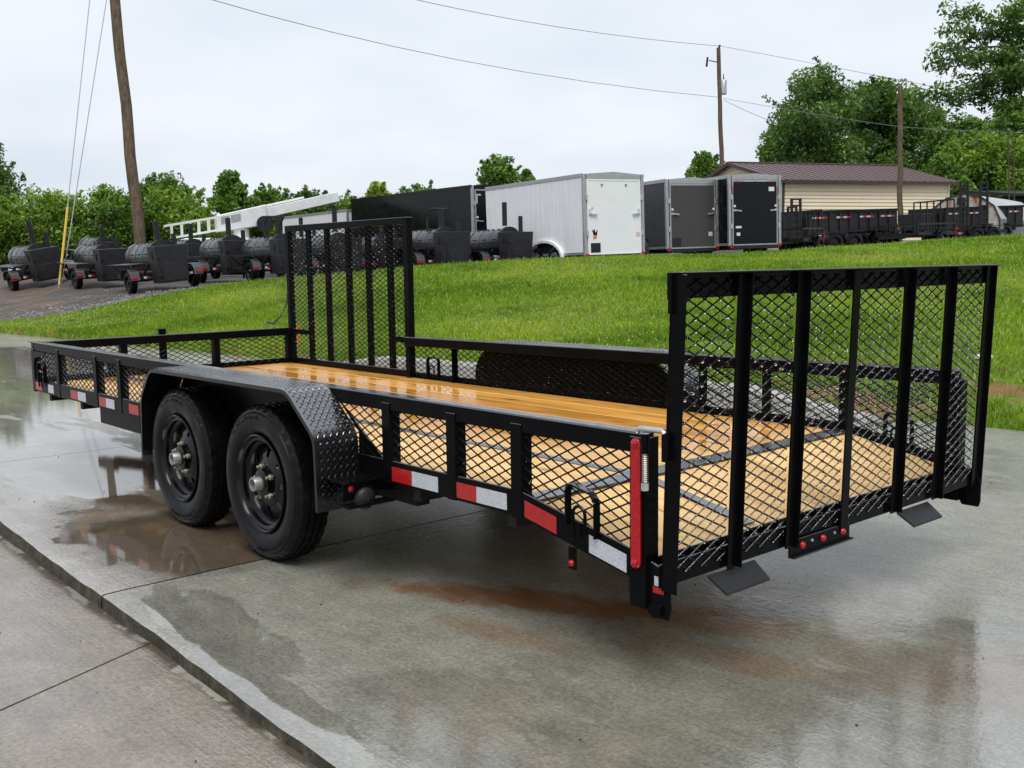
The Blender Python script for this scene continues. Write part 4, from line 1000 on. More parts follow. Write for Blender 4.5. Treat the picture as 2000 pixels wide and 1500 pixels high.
def ladder(T, x, y, z0, z1, wd=.42):
    m = MB(); m.rng((x, y-.04, z0), (x+.06, y+.04, z1)); m.rng((x+wd-.06, y-.04, z0), (x+wd, y+.04, z1))
    n = int((z1-z0)/.22)
    for i in range(n+1): z = z0+(z1-z0-.06)*i/n; m.rng((x+.06, y-.03, z), (x+wd-.06, y+.03, z+.06))
    m.build('ramp', M_dark, T)
dump('black dump trailer in front of the middle of the beige building', 1578, 36, 4.1, HS-R(90)+R(24))
dump('black dump trailer at the right edge, below the old shed', 1842, 43, 4.6, HS-R(90)+R(24))
def equip(label, px, D, L_, hd, ramps, H0=.62, name='equipment_trailer'):
    T = frame_box(label, name, 'trailer', px, D, hd, .8, 'black equipment trailers on the right'); W_ = 2.1
    m = MB(); m.rng((0, 0, H0-.14), (L_, .08, H0)); m.rng((0, W_-.08, H0-.14), (L_, W_, H0)); m.rng((.001, .08, H0-.139), (.08, W_-.08, H0-.001)); m.rng((L_-.08, .08, H0-.139), (L_-.001, W_-.08, H0-.001)); m.build('frame', M_dark, T)
    for i in range(8): MB().rng((.08, .085+i*(W_-.17)/8, H0-.05), (L_-.08, .08+(i+1)*(W_-.17)/8-.006, H0-.005)).build('plank', M_deckfar, T)
    m = MB(); m.rng((-1.4, W_/2-.1, .42), (.1, W_/2+.1, .56)); m.build('tongue', M_axle, T)
    for x in (L_*.6, L_*.6+.85):
        for y, s in ((-.02, -1), (W_+.02, 1)): small_wheel(T, x, y+s*.1, .37, .37, .22, s)
        MB().rng((x-.42, -.25, .76), (x+.42, -.001, .785)).build('fender', M_dark, T)
    tapes(T, [L_*q for q in (.08, .42, .85)], -.006, H0-.12, 2, .15, .06)
    for x, y, z1 in ramps: ladder(T, x, y, H0, z1)
    return T
M_deckfar = flat('weathered plank', (.20, .13, .07), .7, 0, .3, .3, 3)
equip('flat black equipment trailer with two short upright ramps behind the black enclosed trailer', 1545, 34.0, 2.8, HS-R(90)+R(24), [(.35, .4, 1.95), (1.25, 1.7, 1.75)])
equip('flat black equipment trailer at the far right with two tall ladder ramps', 1800, 38.5, 4.2, HS-R(90)+R(22), [(2.15, .3, 2.5), (3.15, .3, 2.5)])
def utility(label, px, D, L_, hd, gate_h):
    T = frame_box(label, 'small_utility_trailer', 'trailer', px, D, hd, .8, 'small utility trailers on the right'); W_ = 1.6; H0 = .5
    m = MB()
    for y in (0, W_): m.rng((0, y-.03, H0), (L_, y+.03, H0+.1)); m.rng((0, y-.025, H0+.36), (L_, y+.025, H0+.41))
    m.rng((0, .03, H0+.001), (.06, W_-.03, H0+.1)); m.rng((.0, .03, H0+.361), (.05, W_-.03, H0+.41)); m.build('frame', M_dark, T)
    for x in [L_*i/4 for i in range(5)]:
        for y in (0, W_): MB().rng((x-.02, y-.02, H0+.1), (x+.02, y+.02, H0+.36)).build('post', M_dark, T)
    for i in range(6): MB().rng((.06, .035+i*(W_-.07)/6, H0+.03), (L_, .03+(i+1)*(W_-.07)/6-.005, H0+.07)).build('plank', M_deckfar, T)
    g = MB(); g.rng((L_, 0, H0), (L_+.04, W_, H0+.05)); g.rng((L_, 0, H0+gate_h-.05), (L_+.04, W_, H0+gate_h)); g.rng((L_+.001, -.001, H0+.049), (L_+.039, .04, H0+gate_h-.049)); g.rng((L_+.001, W_-.04, H0+.049), (L_+.039, W_+.001, H0+gate_h-.049))
    g = g.build('rear_gate', M_dark, T)
    for i in range(1, 6): y = .02+(W_-.04)*i/6; MB().rng((L_+.001, y-.02, H0+.05), (L_+.039, y+.02, H0+gate_h-.05)).build('upright', M_dark, g)
    for y, s in ((0, -1), (W_, 1)): small_wheel(T, L_*.55, y+s*.14, .32, .32, .19, s); MB().rng((L_*.55-.42, y+s*.04, .70), (L_*.55+.42, y+s*.26, .73)).build('fender', M_dark, T)
    MB().rng((L_+.02, -.05, H0-.05), (L_+.05, .04, H0+.3)).build('tail_lamp', M_red, T)
    m = MB(); m.bar((0, .3, H0-.03), (-1.1, W_/2, H0-.05), .06, .08); m.bar((0, W_-.3, H0-.03), (-1.1, W_/2, H0-.05), .06, .08); m.build('tongue', M_axle, T)
utility('small black utility trailer with slatted gate in front of the dump trailer', 1568, 31.8, 1.9, HS-R(90)+R(55), 1.0)
utility('small black utility trailer with tall barred gate left of the old shed', 1792, 35.5, 2.4, HS-R(90)+R(38), 1.25)

# ------------------------------------------------------------------ buildings
def lap_boards(T, p0, u, out, L_, H_, h=.165, mat=None, gable=None):
    """horizontal siding boards from p0 along u (length L_), outward normal out; gable=(half, rise) clips above H_"""
    z = 0
    top = H_+(gable[1] if gable else 0)
    while z < top-.02:
        z1 = min(z+h, top)
        a, b = 0, L_
        if gable and z >= H_-.001:
            f0 = (z-H_)/gable[1]; a, b = L_/2*f0, L_-L_/2*f0
        if z1 > H_ and not gable: z1 = H_
        P0 = p0+u*a; P1 = p0+u*b
        up = Vector((0, 0, 1))
        V = [P0+up*z+out*.045, P1+up*z+out*.045, P1+up*(z1-.004)+out*.010, P0+up*(z1-.004)+out*.010, P0+up*z, P1+up*z, P1+up*(z1-.004), P0+up*(z1-.004)]
        if gable and z1 > H_:
            f1 = (z1-H_)/gable[1]; a1, b1 = L_/2*max(f1, 0), L_-L_/2*max(f1, 0)
            V[2], V[3] = p0+u*b1+up*(z1-.004)+out*.010, p0+u*a1+up*(z1-.004)+out*.010; V[6], V[7] = p0+u*b1+up*(z1-.004), p0+u*a1+up*(z1-.004)
        MB().add(V, [(0, 1, 2, 3), (4, 7, 6, 5), (0, 4, 5, 1), (1, 5, 6, 2), (2, 6, 7, 3), (3, 7, 4, 0)]).build('siding_board', mat, T)
        z = z+h
M_beige = flat('beige vinyl siding', (.80, .69, .50), .5, 0, .35, .04, 1.5)
M_brownroof = flat('brown metal roof', (.125, .075, .072), .42, .2, .5, .12, 2)
M_browntrim = flat('brown trim', (.055, .035, .032), .5, 0, .4, .1, 3)
def beige_building():
    c = on_ground(1527, 48); c.z = 1.30
    a = math.atan2(rx_.y, rx_.x)+R(18); u = Vector((math.cos(a), math.sin(a), 0)); g = Vector((-u.y, u.x, 0))
    if g.dot(hx) < 0: g = -g
    L_, Wh, H_, rise = 9.3, 4.5, 3.65, 1.15
    T = thing('beige_building', 'long beige sided building with brown metal gable roof behind the trailers', 'building', c)
    O = Vector((0, 0, 0)); up = Vector((0, 0, 1))
    core = MB().add([O, u*L_, u*L_+g*2*Wh, g*2*Wh, O+up*H_, u*L_+up*H_, u*L_+g*2*Wh+up*H_, g*2*Wh+up*H_, g*Wh+up*(H_+rise), u*L_+g*Wh+up*(H_+rise)],
        [(0, 1, 5, 4), (2, 3, 7, 6), (0, 4, 8, 7, 3), (1, 2, 6, 9, 5), (4, 5, 9, 8), (7, 8, 9, 6)]); core.build('wall', M_beige, T)
    lap_boards(T, O-g*.005, u, -g, L_, H_, .165, M_beige)
    lap_boards(T, g*2*Wh-u*.005, -g, -u, 2*Wh, H_, .165, M_beige, (Wh, rise))
    ov = .35
    for sgn in (0, 1):
        e0 = (O-g*ov if sgn == 0 else g*(2*Wh+ov)); drop = rise/Wh*ov
        A, B = e0-u*ov+up*(H_-drop), e0+u*(L_+ov)+up*(H_-drop); Cc, Dd = g*Wh-u*ov+up*(H_+rise), g*Wh+u*(L_+ov)+up*(H_+rise)
        n = up*.06
        r_ = MB().add([A, B, Dd, Cc, A+n, B+n, Dd+n, Cc+n], [(0, 3, 2, 1), (4, 5, 6, 7), (0, 1, 5, 4), (1, 2, 6, 5), (2, 3, 7, 6), (3, 0, 4, 7)]).build('roof', M_brownroof, T)
        k = 26
        for i in range(k+1):
            f = i/k; p, q = A.lerp(B, f)+n, Cc.lerp(Dd, f)+n; MB().bar(p+up*.015, q+up*.015, .05, .035, up).build('rib', M_brownroof, r_)
        MB().bar(A+up*.0-g*(.012 if sgn == 0 else -.012), B-g*(.012 if sgn == 0 else -.012), .02, .14, up).build('fascia', M_browntrim, T)
    MB().bar(g*Wh-u*ov+up*(H_+rise+.08), g*Wh+u*(L_+ov)+up*(H_+rise+.08), .3, .05, up).build('ridge_cap', M_brownroof, T)
    for x in (0, L_): MB().bar(u*x-g*.03, u*x-g*.03+up*H_, .09, .09, g).build('corner_trim', M_browntrim if x == 0 else M_beige, T)
    for sg in (1, -1):
        p = g*(Wh-sg*Wh-sg*ov)+up*(H_-rise/Wh*ov)-u*(ov+.01); q = g*Wh+up*(H_+rise)-u*(ov+.01); MB().bar(p, q, .02, .16, up).build('rake_trim', M_browntrim, T)
beige_building()
def make_rustwall():
    t = NT('rust streaked sheet'); p = t.objc(); n = t.noise(t.mapv(p, (1, 1, .5)), 2.2, 5, .7); m = t.ramp(n, (.48, 0), (.62, 1))
    return t.set(col=t.mix(m, t.mix(t.noise(p, 9, 3), (.42, .42, .38), (.55, .54, .48)), t.mix(t.noise(p, 6, 3), (.34, .13, .035), (.20, .07, .02))), rough=.6, spec=.3)
def old_shed():
    c = on_ground(1808, 45.5); a = math.atan2(rx_.y, rx_.x)-R(40); u = Vector((math.cos(a), math.sin(a), 0)); g = Vector((-u.y, u.x, 0))
    if g.dot(hx) < 0: g = -g
    T = thing('old_shed', 'old arched metal shed with rust streaked front and pale roof at right', 'shed', c)
    prof = [(0, 0), (0, 1.0), (.25, 1.55), (.8, 1.95), (1.5, 2.12), (2.2, 1.95), (2.75, 1.55), (3.0, 1.0), (3.0, 0)]
    f = [Vector((0, 0, z))+u*x for x, z in prof]; L_ = 6.5; b = [p+g*L_ for p in f]
    MB().add(f+[p+g*.05 for p in f], [tuple(range(9)), tuple(range(9, 18))[::-1]]+[(i, (i+1) % 9, 9+(i+1) % 9, 9+i) for i in range(9)]).build('front_wall', make_rustwall(), T)
    M_shroof = flat('pale shed roof', (.42, .43, .44), .5, .2, .4, .15, 1.5); M_shw = flat('shed wall', (.20, .20, .20), .6, .2, .4, .25, 2)
    for i in range(8):
        lo = i in (0, 7); MB().add([f[i]+g*.05, f[i+1]+g*.05, b[i+1], b[i]], [(0, 1, 2, 3)]).build('side_wall' if lo else 'roof_sheet', M_shw if lo else M_shroof, T)
    for i in range(8): MB().bar(f[i]-g*.01, f[i+1]-g*.01, .06, .05, g).build('arch_trim', M_browntrim, T)
    MB().box(u*1.45+Vector((0, 0, 1.8))-g*.02, (.3, .3, .3)).build('vent', M_dark, T)
old_shed()
def dark_shed():
    c = on_ground(2025, 60); T = thing('dark_shed', 'dark low shed roof showing above the pale shed at right edge', 'shed', c, Matrix.Rotation(math.atan2(rx_.y, rx_.x)+R(14), 3, 'Z'))
    MB().rng((-1.6, 0, 0), (7, 4, 2.45)).build('wall', M_axle, T); MB().add([(-2, -.4, 2.4), (7.4, -.4, 2.4), (7.4, 4.4, 2.9), (-2, 4.4, 2.9), (-2, -.4, 2.55), (7.4, -.4, 2.55), (7.4, 4.4, 3.05), (-2, 4.4, 3.05)], [(0, 3, 2, 1), (4, 5, 6, 7), (0, 1, 5, 4), (1, 2, 6, 5), (2, 3, 7, 6), (3, 0, 4, 7)]).build('roof', M_dark, T)
dark_shed()

# ------------------------------------------------------------------ poles and wires
def make_polewood():
    t = NT('weathered pole wood'); p = t.pos(); n = t.noise(t.mapv(p, (22, 22, 1.4)), 1, 5, .65); m = t.noise(p, 5, 4, .6)
    c = t.mix(t.ramp(n, (.3, 0), (.7, 1)), (.055, .038, .024), (.17, .125, .085)); c = t.mul(c, t.ramp(m, (.3, .75), (.7, 1.2)))
    return t.set(col=c, rough=.85, spec=.2, normal=t.bump(n, .6, .01))
M_pole = make_polewood()
M_wire = flat('overhead cable', (.16, .165, .17), .6, 0, .3, .1)
M_yellow = flat('yellow guy guard', (.72, .50, .08), .45, 0, .4, .08)
def pole(label, base, top, r0, r1):
    T = thing('utility_pole', label, 'pole', base)
    d = Vector(top)-Vector(base); n = 14; pts = [d*(i/n)+Vector((.02*math.sin(i*1.7), .02*math.cos(i*1.3), 0)) for i in range(n+1)]
    MB().tube(pts, [r0+(r1-r0)*i/n for i in range(n+1)], 16).build('shaft', M_pole, T, smooth=True)
    return T
b1 = on_ground(279, 31); t1 = at(224, 0, 31); t1 = b1+(t1-b1)*1.25
p1 = pole('thick leaning wooden utility pole behind the smoker trailers at left', b1, t1, .175, .145)
b2 = on_ground(1414, 60); t2 = at(1403, 94, 60)
p2 = pole('wooden utility pole with transformer rising behind the charcoal trailer', b2, t2, .15, .115)
h2 = t2-b2
def rel(px, py, D, b): return at(px, py, D)-b
m = MB(); cpt = rel(1413, 170, 60, b2); m.lathe([(-.42, .01), (-.42, .17), (-.40, .19), (.36, .19), (.40, .16), (.42, .01)], 20, tuple(cpt), 'z'); m.build('transformer', M_alu, p2, smooth=True)
m = MB(); m.tube([cpt+Vector((0, 0, .4)), cpt+Vector((0, 0, .75))], [.04, .02], 8); m.build('bushing', M_dark, p2)
m = MB(); m.tube([rel(1403, 122, 60, b2), rel(1385, 118, 60, b2)], .03, 6); m.tube([rel(1382, 112, 60, b2), rel(1380, 130, 60, b2)], .06, 8); m.build('cutout', M_dark, p2)
m = MB(); m.tube([rel(1404, 94, 60, b2), rel(1406, 88, 60, b2)], .06, 8); m.build('insulator', M_dark, p2)
b3 = on_ground(1757, 44); pole('plain wooden pole between the dump trailer and the beige building', b3, at(1758, 170, 44), .12, .10)
def wire(label, pts, r_=.012):
    P = [at(*p) for p in pts]; Q = []
    for i in range(len(P)-1):
        for k in range(8): Q.append(P[i].lerp(P[i+1], k/8))
    Q.append(P[-1]); 
    o = MB().tube(Q, r_, 5).build('overhead_wire', M_wire); return tag(o, label, 'wire', 'overhead wires')
def sag(a, b, s, n=8):
    out = []
    for i in range(n+1):
        f = i/n; out.append((a[0]+(b[0]-a[0])*f, a[1]+(b[1]-a[1])*f+s*4*f*(1-f), a[2]+(b[2]-a[2])*f))
    return out
wire('upper overhead wire running from the transformer pole to the top edge', sag((1405, 90, 60), (780, -8, 42), 12), .013)
wire('lower overhead wire running left from below the transformer to the top edge', sag((1405, 190, 60), (395, -6, 36), 26), .013)
wire('upper overhead wire running right from the transformer pole top', sag((1407, 90, 60), (2100, 225, 62), -2), .012)
wire('lower overhead wire running right past the plain pole', sag((1413, 192, 60), (1760, 248, 44), 2)+sag((1760, 248, 44), (2100, 262, 50), 2)[1:], .012)
wire('thin service drop falling right from the transformer pole', sag((1413, 195, 60), (1520, 242, 56), 2), .013)
def guy(label, a, b, D, guard=False):
    p, q = at(*a, D), on_ground(b, D); T = thing('guy_wire', label, 'guy wire', q)
    MB().tube([p-q, Vector((0, 0, 0))], .016, 5).build('cable', M_galv, T)
    if guard: d = (p-q).normalized(); MB().tube([d*.1, d*2.35], .036, 8).build('guard', M_yellow, T)
guy('guy wire with yellow plastic guard left of the leaning pole', (176, -6), 112, 29.5, True)
guy('bare guy wire between the yellow guard and the leaning pole', (209, -6), 118, 30.5)

# ------------------------------------------------------------------ trees
def make_leaf(name, c0, c1):
    t = NT(name); a = t.attr('tint'); col = t.ramp(a, (0, c0), (1, c1))
    d = t.n.new('ShaderNodeBsdfDiffuse'); tr = t.n.new('ShaderNodeBsdfTranslucent'); g = t.n.new('ShaderNodeBsdfGlossy'); g.inputs['Roughness'].default_value = .35
    t.l.new(col, d.inputs[0]); t.l.new(t.mul(col, (1.25, 1.35, .6)), tr.inputs[0]); g.inputs[0].default_value = (.5, .55, .6, 1)
    m1 = t.n.new('ShaderNodeMixShader'); m1.inputs[0].default_value = .38; t.l.new(d.outputs[0], m1.inputs[1]); t.l.new(tr.outputs[0], m1.inputs[2])
    m2 = t.n.new('ShaderNodeMixShader'); m2.inputs[0].default_value = .05; t.l.new(m1.outputs[0], m2.inputs[1]); t.l.new(g.outputs[0], m2.inputs[2])
    t.l.new(m2.outputs[0], t.out.inputs[0]); return t.m
L_dark = make_leaf('dark foliage', (.034, .078, .018), (.16, .27, .05))
L_mid = make_leaf('mid foliage', (.045, .105, .014), (.20, .335, .045))
L_lite = make_leaf('light foliage', (.065, .14, .014), (.29, .42, .05))
L_yel = make_leaf('yellow green foliage', (.13, .20, .018), (.40, .47, .06))
M_bark = flat('bark', (.07, .055, .042), .9, 0, .2, .3, 12, .4)
def crown(rg, clumps, per, size, flatk=.35):
    cr = np.array([c[3] for c in clumps]); cnt = np.maximum((min(len(clumps), 80)*per*cr**2.2/np.sum(cr**2.2)).astype(int), 12); n = int(cnt.sum())
    C = np.repeat(np.array([c[:3] for c in clumps]), cnt, 0); Rr = np.repeat(cr, cnt)
    d = rg.normal(size=(n, 3)); l_ = np.linalg.norm(d, axis=1, keepdims=True); d = d/l_*np.minimum(l_, 1.9)*np.array([.6, .6, .5]); P = C+d*Rr[:, None]
    nn = d*.35+rg.normal(size=(n, 3))*.8+np.array([0, 0, flatk]); nn /= np.linalg.norm(nn, axis=1, keepdims=True)
    t = np.cross(nn, rg.normal(size=(n, 3))); t /= np.linalg.norm(t, axis=1, keepdims=True); b = np.cross(nn, t)
    s = size*rg.uniform(.55, 1.4, n)[:, None]
    V = np.stack([P-t*s, P-b*s*.45+t*s*.05, P+t*s*1.05-np.array([0, 0, .25])*s, P+b*s*.45+t*s*.05], 1).reshape(-1, 3)
    F = np.arange(4*n).reshape(n, 4)
    tint = np.repeat(np.clip(np.repeat(rg.uniform(.15, .7, len(clumps)), cnt)+.25*d[:, 2]+rg.normal(0, .17, n), 0, 1), 4)
    return V, F, tint
def tree(label, px, D, top_y, wpx, mat, seed, n=64, per=230, low=.02, trunk=.16, size=None, base=None, kind='leafy_tree', grp='trees behind the lot', lean=0):
    rg = np.random.default_rng(seed); rd = random.Random(seed)
    b = base or on_ground(px, D); H = at(px, top_y, D).z-b.z; rw = wpx*D/FPX/2
    T = thing(kind, label, 'tree', b, None, grp)
    rw *= 1.12; zc = H*(low+1)/2; rz = H*(1-low)/2; cl = []
    lobes = [(rd.gauss(0, .42)*rw, rd.gauss(0, .35)*rw, zc+rd.uniform(-.5, .45)*rz, rd.uniform(.5, .7)) for _ in range(5)]
    for i in range(n):
        while True:
            x, y, z = rg.uniform(-1, 1, 3); q = x*x+y*y+z*z
            if .15 < q < 1: break
        k = rd.uniform(.75, 1.04)
        if i < n*.55:
            lo = lobes[i % 5]; cl.append((lo[0]+x*rw*lo[3], lo[1]+y*rw*lo[3], lo[2]+z*rz*lo[3]*.9, rw*rd.uniform(.26, .44)))
        else:
            sh = math.sqrt(max(0, 1-((z*k+.25)*.75)**2)); cl.append((x*k*rw*sh, y*k*rw*sh, zc+z*k*rz*.94, rw*rd.uniform(.2, .36)))
    cl.append((rd.uniform(-.2, .2)*rw, 0, H-rw*.3, rw*.34))
    cl.append((0, 0, H-rw*.6, rw*.42)); cl.append((.25*rw, .1*rw, H-rw*.85, rw*.45)); cl.append((-.25*rw, -.1*rw, H-rw*.9, rw*.45))
    for j in range(9):
        sx = rd.uniform(-.8, .8); cl.append((sx*rw, rd.uniform(-.4, .4)*rw, H-(rd.uniform(.05, .3)+.7*sx*sx)*rz, rw*rd.uniform(.1, .2)))
    sp = []
    for j in range(26):        # thin leafy shoots that break the outline
        an, el = rd.uniform(0, 6.283), rd.uniform(.15, 1.5); e_ = rd.uniform(.82, .98)
        px_, py_, pz_ = math.cos(an)*math.cos(el)*rw*e_, math.sin(an)*math.cos(el)*rw*e_, zc+math.sin(el)*rz*e_*.93
        lx, ly, lz = rd.gauss(0, .35)+math.cos(an)*.5, rd.gauss(0, .35)+math.sin(an)*.5, rd.uniform(.5, 1.1); Ls = rw*rd.uniform(.12, .3)
        for q in range(4): sp.append((px_+lx*Ls*q/3, py_+ly*Ls*q/3, pz_+lz*Ls*q/3, rw*.055))
    cl += sp
    V, F, t = crown(rg, cl, per, size or max(.085, D*.0020))
    V[:, 2] = np.maximum(V[:, 2], .05)
    fastmesh('crown', V, F, mat, T, t)
    mb = MB(); mb.tube([(0, 0, -.2), (lean*.3, .05, H*.3), (lean*.6, 0, H*.62), (lean, 0, H*.85)], [trunk, trunk*.8, trunk*.5, trunk*.15], 9)
    for c in cl[:-104:4]:
        z0 = H*rd.uniform(.22, .6); mb.tube([(0, 0, z0), (c[0]*.5, c[1]*.5, (z0+c[2])/2+.1), (c[0], c[1], c[2])], [trunk*.4, trunk*.25, trunk*.08], 5)
    mb.build('trunk', M_bark, T, smooth=True)
    return T
tree('dark tall tree cut by the left edge of the picture', -12, 52, 285, 150, L_dark, 1, 70, 280)
tree('bright bush at the left edge under the dark tree', 8, 44, 392, 125, L_lite, 2)
tree('bushy yellow green tree behind the yellow guy guard', 118, 45, 384, 150, L_lite, 3)
tree('rounded green tree just left of the leaning pole', 222, 46, 376, 135, L_mid, 4)
tree('feathery green tree just right of the leaning pole', 308, 48, 344, 120, L_mid, 5)
tree('spreading light green tree above the white ladder frame', 362, 47, 366, 130, L_lite, 6)
tree('tall narrow vine covered tree behind the boom', 455, 52, 334, 78, L_mid, 7, 50, 220)
tree('small green tree right of the vine covered tree', 532, 54, 368, 115, L_mid, 8)
tree('dark small tree above the boom end', 612, 58, 372, 110, L_dark, 9)
tree('wide low tree behind the far white trailer', 672, 62, 384, 110, L_mid, 10)
tree('small yellow green tree left of the long black trailer', 743, 60, 356, 62, L_yel, 11, 30, 130)
tree('low green tree top behind the long black trailer', 826, 66, 362, 110, L_mid, 12)
tree('round green tree above the long black trailer', 978, 64, 304, 98, L_mid, 13)
tree('small green tree right of the round one above the white trailer', 1030, 70, 333, 40, L_mid, 14, 22, 110)
tree('small light tree beside the transformer pole', 1376, 72, 298, 78, L_mid, 15, 34, 130)
tree('large dark tree with tall crown behind the beige building', 1592, 78, 138, 178, L_dark, 16, 62, 380, .04, .4)
tree('large dark tree right of the tallest one behind the building', 1698, 82, 160, 150, L_dark, 17, 54, 380, .04, .4)
tree('dark tree low on the left of the building trees', 1530, 80, 250, 110, L_dark, 18, 50, 280)
tree('slender tree with gaps above the right end of the building', 1805, 84, 216, 95, L_mid, 19, 34, 200)
tree('green tree right of the building behind the old shed', 1872, 76, 226, 120, L_mid, 20, 60, 260)
tree('dark tree at the right edge behind the old shed', 1985, 80, 196, 170, L_dark, 21, 66, 280)
tree('light green lower tree between the shed and the dark tree', 1925, 70, 262, 150, L_lite, 22, 60, 260)
tree('low green tree directly right of the building eave', 1828, 66, 312, 100, L_mid, 23, 46, 240)
# near locust tree whose boughs hang in at the top right
def locust():
    b = on_ground(2085, 34); T = thing('locust_tree', 'feathery tree whose dark boughs hang in at the top right corner', 'tree', b)
    rg = np.random.default_rng(31); rd = random.Random(31); mb = MB(); cl = []
    hub = at(2080, 120, 34)-b
    mb.tube([(0, 0, -.2), Vector((0.05, 0, hub.z*.5)), hub, hub+Vector((0, 0, 3))], [.26, .2, .15, .06], 10)
    ends = [(1812, 140, 34), (1830, 185, 33.5), (1868, 205, 34.5), (1905, 170, 34), (1838, 95, 34), (1885, 120, 33.6), (1930, 40, 34), (1850, 60, 34.4), (1900, 75, 34.8), (1960, 110, 33.8), (1960, 185, 34), (1990, 150, 35), (1985, 60, 34), (2030, 100, 34), (2040, 20, 34), (1935, 205, 34.3), (1965, 10, 33.2), (2060, 180, 34), (2100, 60, 34), (2140, 120, 34), (2120, -60, 34), (2040, -60, 34), (1985, -40, 35), (1875, 18, 34.6), (1905, 150, 35), (1950, 150, 33.2)]
    for e in ends:
        p = at(*e)-b; mid = hub.lerp(p, .55)+Vector((0, 0, .25)); mb.tube([hub+Vector((0, 0, rd.uniform(-1, .5))), mid, p], [.07, .035, .010], 6)
        for k in range(9):
            f = rd.uniform(.35, 1.06); c = (mid.lerp(p, (f-.35)/.65) if f > .35 else mid)
            cl.append((c.x+rd.gauss(0, .22), c.y+rd.gauss(0, .22), c.z+rd.gauss(-.05, .16), rd.uniform(.16, .36)))
    V, F, t = crown(rg, cl, 135, .085, .1); fastmesh('crown', V, F, L_dark, T, t); mb.build('trunk', M_bark, T, smooth=True)
locust()
def bare_trunks():
    b = on_ground(1972, 58); T = thing('thin_tree', 'thin bare trunked pine standing before the dark trees at right', 'tree', b)
    mb = MB()
    for px in (1969, 1979): mb.tube([at(px+3, 470, 58)-b, at(px+1, 320, 58)-b, at(px-2, 195, 58)-b], [.045, .035, .015], 7)
    mb.build('trunk', M_bark, T, smooth=True)
    rd = random.Random(5); cl = []
    for k in range(16): p = at(1974+rd.uniform(-22, 22), rd.uniform(195, 250), 58)-b; cl.append((p.x, p.y, p.z, .3))
    V, F, t = crown(np.random.default_rng(5), cl, 60, .16); fastmesh('crown', V, F, L_mid, T, t)
bare_trunks()

# ------------------------------------------------------------------ grass blades and clover
def make_blade():
    t = NT('grass blade'); a = t.attr('tint'); p = t.pos(); n = t.math('ADD', t.math('MULTIPLY', t.noise(p, .7, 2), .55), t.math('MULTIPLY', t.noise(p, 3.2, 3, .6), .45))
    col = t.mul(t.ramp(a, (0, (.10, .195, .018)), (.45, (.235, .385, .034)), (.8, (.35, .475, .06)), (1, (.46, .42, .16))), t.ramp(n, (.36, (.62, .66, .7)), (.5, (1, 1, 1)), (.64, (1.3, 1.14, 1.05))))
    d = t.n.new('ShaderNodeBsdfDiffuse'); tr = t.n.new('ShaderNodeBsdfTranslucent'); t.l.new(col, d.inputs[0]); t.l.new(col, tr.inputs[0])
    m1 = t.n.new('ShaderNodeMixShader'); m1.inputs[0].default_value = .4; t.l.new(d.outputs[0], m1.inputs[1]); t.l.new(tr.outputs[0], m1.inputs[2]); t.l.new(m1.outputs[0], t.out.inputs[0]); return t.m
def scatter(n, rg, lo=0, hi=1.0, pw=1.0):
    c0, c1 = np.searchsorted(TCOLS, -300), np.searchsorted(TCOLS, 2500)
    ci = rg.uniform(c0, c1, n); v = (lo+(hi-lo)*rg.uniform(0, 1, n)**pw)*(TNB-1)
    i = ci.astype(int); j = np.minimum(v.astype(int), TNB-2); fi, fj = (ci-i)[:, None], (v-j)[:, None]
    g = lambda a, b: TV[TI[a, b]]
    return (g(i, j)*(1-fi)+g(i+1, j)*fi)*(1-fj)+(g(i, j+1)*(1-fi)+g(i+1, j+1)*fi)*fj
def bareness(P):
    return np.sin(P[:, 0]*1.9+np.sin(P[:, 1]*1.3)*1.4)*np.sin(P[:, 1]*2.3+P[:, 0]*.6)
rg = np.random.default_rng(11); NB_ = 430000
P = scatter(NB_, rg); k_ = P[:, 1]-(-4.5+.08*P[:, 0]); bare = ((bareness(P) > .55) & (k_ > -2.2) & (P[:, 0] < 9)) | (((P[:, 0]-2.5)/.7)**2+((P[:, 1]+4.6)/.24)**2+1.2*np.sin(P[:, 0]*9)*np.sin(P[:, 1]*13) < .9) | (((P[:, 0]-1.75)/.4)**2+((P[:, 1]+5.45)/.2)**2+1.2*np.sin(P[:, 0]*11)*np.sin(P[:, 1]*12) < .8) | (((P[:, 0]-.9)/.5)**2+((P[:, 1]+5.6)/.2)**2+1.2*np.sin(P[:, 0]*10)*np.sin(P[:, 1]*14) < .8); P = P[~(bare & (rg.uniform(size=len(P)) < .85))]
n = len(P); dist = np.linalg.norm(P-np.array(CAM), axis=1); an = rg.uniform(0, 2*np.pi, n)
hh = rg.uniform(.035, .085, n)*np.where(rg.uniform(size=n) < .06, 1.5, 1)*(1+.25*np.sin(P[:, 0]*.9)*np.sin(P[:, 1]*1.1)); ww = .0035+.00042*dist
side = np.stack([np.cos(an), np.sin(an), 0*an], 1)*ww[:, None]; le = rg.normal(0, .45, (n, 2))*hh[:, None]
tip = P+np.stack([le[:, 0], le[:, 1], hh], 1)
V = np.stack([P-side, P+side, tip], 1).reshape(-1, 3); tint = np.repeat(np.clip(rg.normal(.45, .24, n)+.25*np.sin(P[:, 0]*.8+1)*np.sin(P[:, 1]*.7), 0, 1)*(rg.uniform(size=n) > .02)+1.0*(rg.uniform(size=n) < .015), 3)
tag(fastmesh('grass_blades', V, np.arange(3*n).reshape(n, 3), make_blade(), attr=np.clip(tint, 0, 1)), kind='stuff')
nf = 5600; P = scatter(nf, rg, .06, 1.0, .8); cl_ = np.sin(P[:, 0]*.55+.4)*np.sin(P[:, 1]*.5+1)+rg.normal(0, .6, nf); P = P[cl_ > -.15]; nf = len(P)
r_ = rg.uniform(.006, .0115, nf); P[:, 2] += rg.uniform(.055, .10, nf)
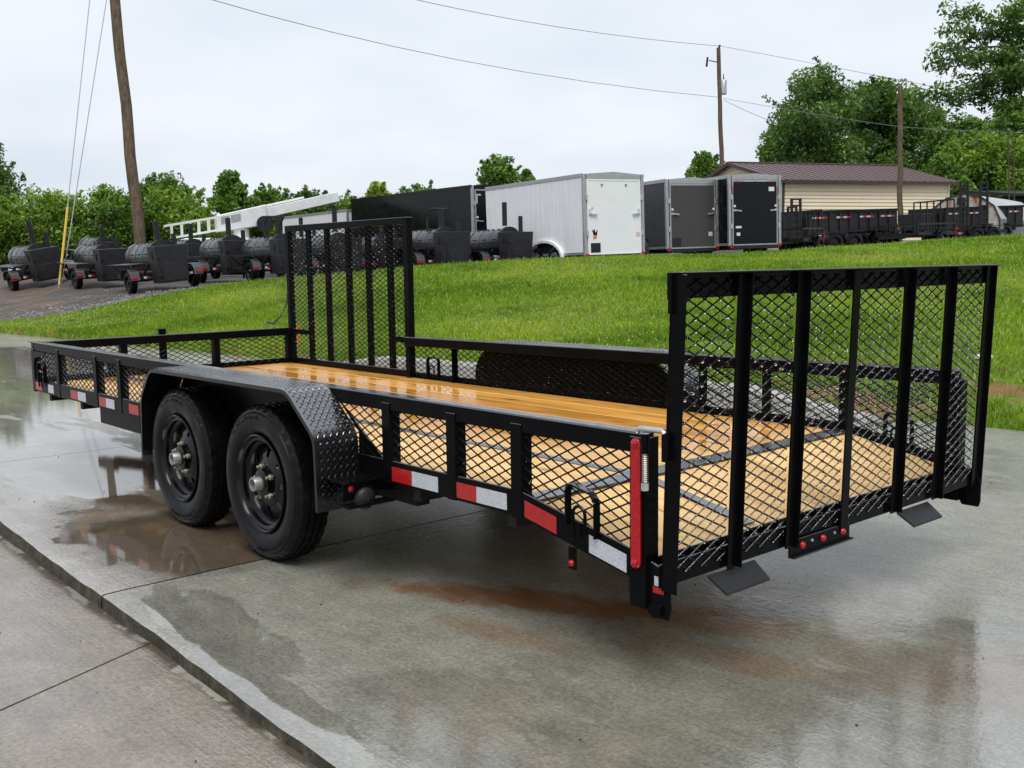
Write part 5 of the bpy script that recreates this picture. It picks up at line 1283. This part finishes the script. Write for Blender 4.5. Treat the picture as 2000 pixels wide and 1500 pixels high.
off = np.array([(1, 0, 0), (-1, 0, 0), (0, 1, 0), (0, -1, 0), (0, 0, .8), (0, 0, -.8)]); V = (P[:, None]+off[None]*r_[:, None, None]).reshape(-1, 3)
fo = np.array([(0, 2, 4), (2, 1, 4), (1, 3, 4), (3, 0, 4), (2, 0, 5), (1, 2, 5), (3, 1, 5), (0, 3, 5)]); F = (fo[None]+6*np.arange(nf)[:, None, None]).reshape(-1, 3)
tag(fastmesh('clover_flowers', V, F, flat('clover white', (.60, .60, .46), .8, 0, .2, .2, 40)), kind='stuff')
# ragged lawn edge creeping over the concrete
# ------------------------------------------------------------------ small bits
rd = random.Random(21)
mb = MB()
for k in range(150):
    x, y = rd.uniform(-1.2, 9), rd.uniform(-3.5, 1.75)
    if rd.random() < .35: x, y = rd.uniform(-1.0, 3.5), edge_y(1)+rd.uniform(.02, 1.4)
    z = 0 if y < edge_y(x) else lowp(x)
    mb.ico((x, y, z+.002), rd.uniform(.002, .006), (1, rd.uniform(.6, 1.3), .6))
tag(mb.build('grit', flat('dark grit', (.035, .03, .025), .8, 0, .3, .3)), kind='stuff')
# stone rubble along the gravel edge
V = []; F = []; mb = MB()
for k in range(900):
    px = rd.uniform(-60, 560); Dc, _ = crest(px); D = Dc+abs(rd.gauss(0, 1.6))+.05; p = on_ground(px, D)
    mb.ico((p.x, p.y, p.z+.005), rd.uniform(.02, .055), (1, rd.uniform(.6, 1.4), .6))
tag(mb.build('loose_gravel', flat('loose stone', (.17, .16, .155), .8, 0, .3, .5, .9)), kind='stuff')
T = thing('orange_marker', 'small orange marker stake in the grass behind the folded side gate', 'marker', on_ground(577, 14))
MB().rng((-.012, -.012, 0), (.012, .012, .34)).build('stake', M_orange2 if 'M_orange2' in globals() else flat('safety orange', (.75, .17, .03), .5), T)
MB().rng((.013, -.002, .22), (.10, .002, .33)).build('flag', flat('orange flag', (.78, .20, .04), .6), T)
p = on_ground(1928, 9.6); T = thing('white_lid', 'small white plastic lid lying in the grass right of the ramp gate', 'lid', p)
MB().lathe([(.03, .001), (.03, .075), (.022, .085), (.0, .085)], 20, (0, 0, .015), 'z').build('cap', M_white, T, smooth=True)
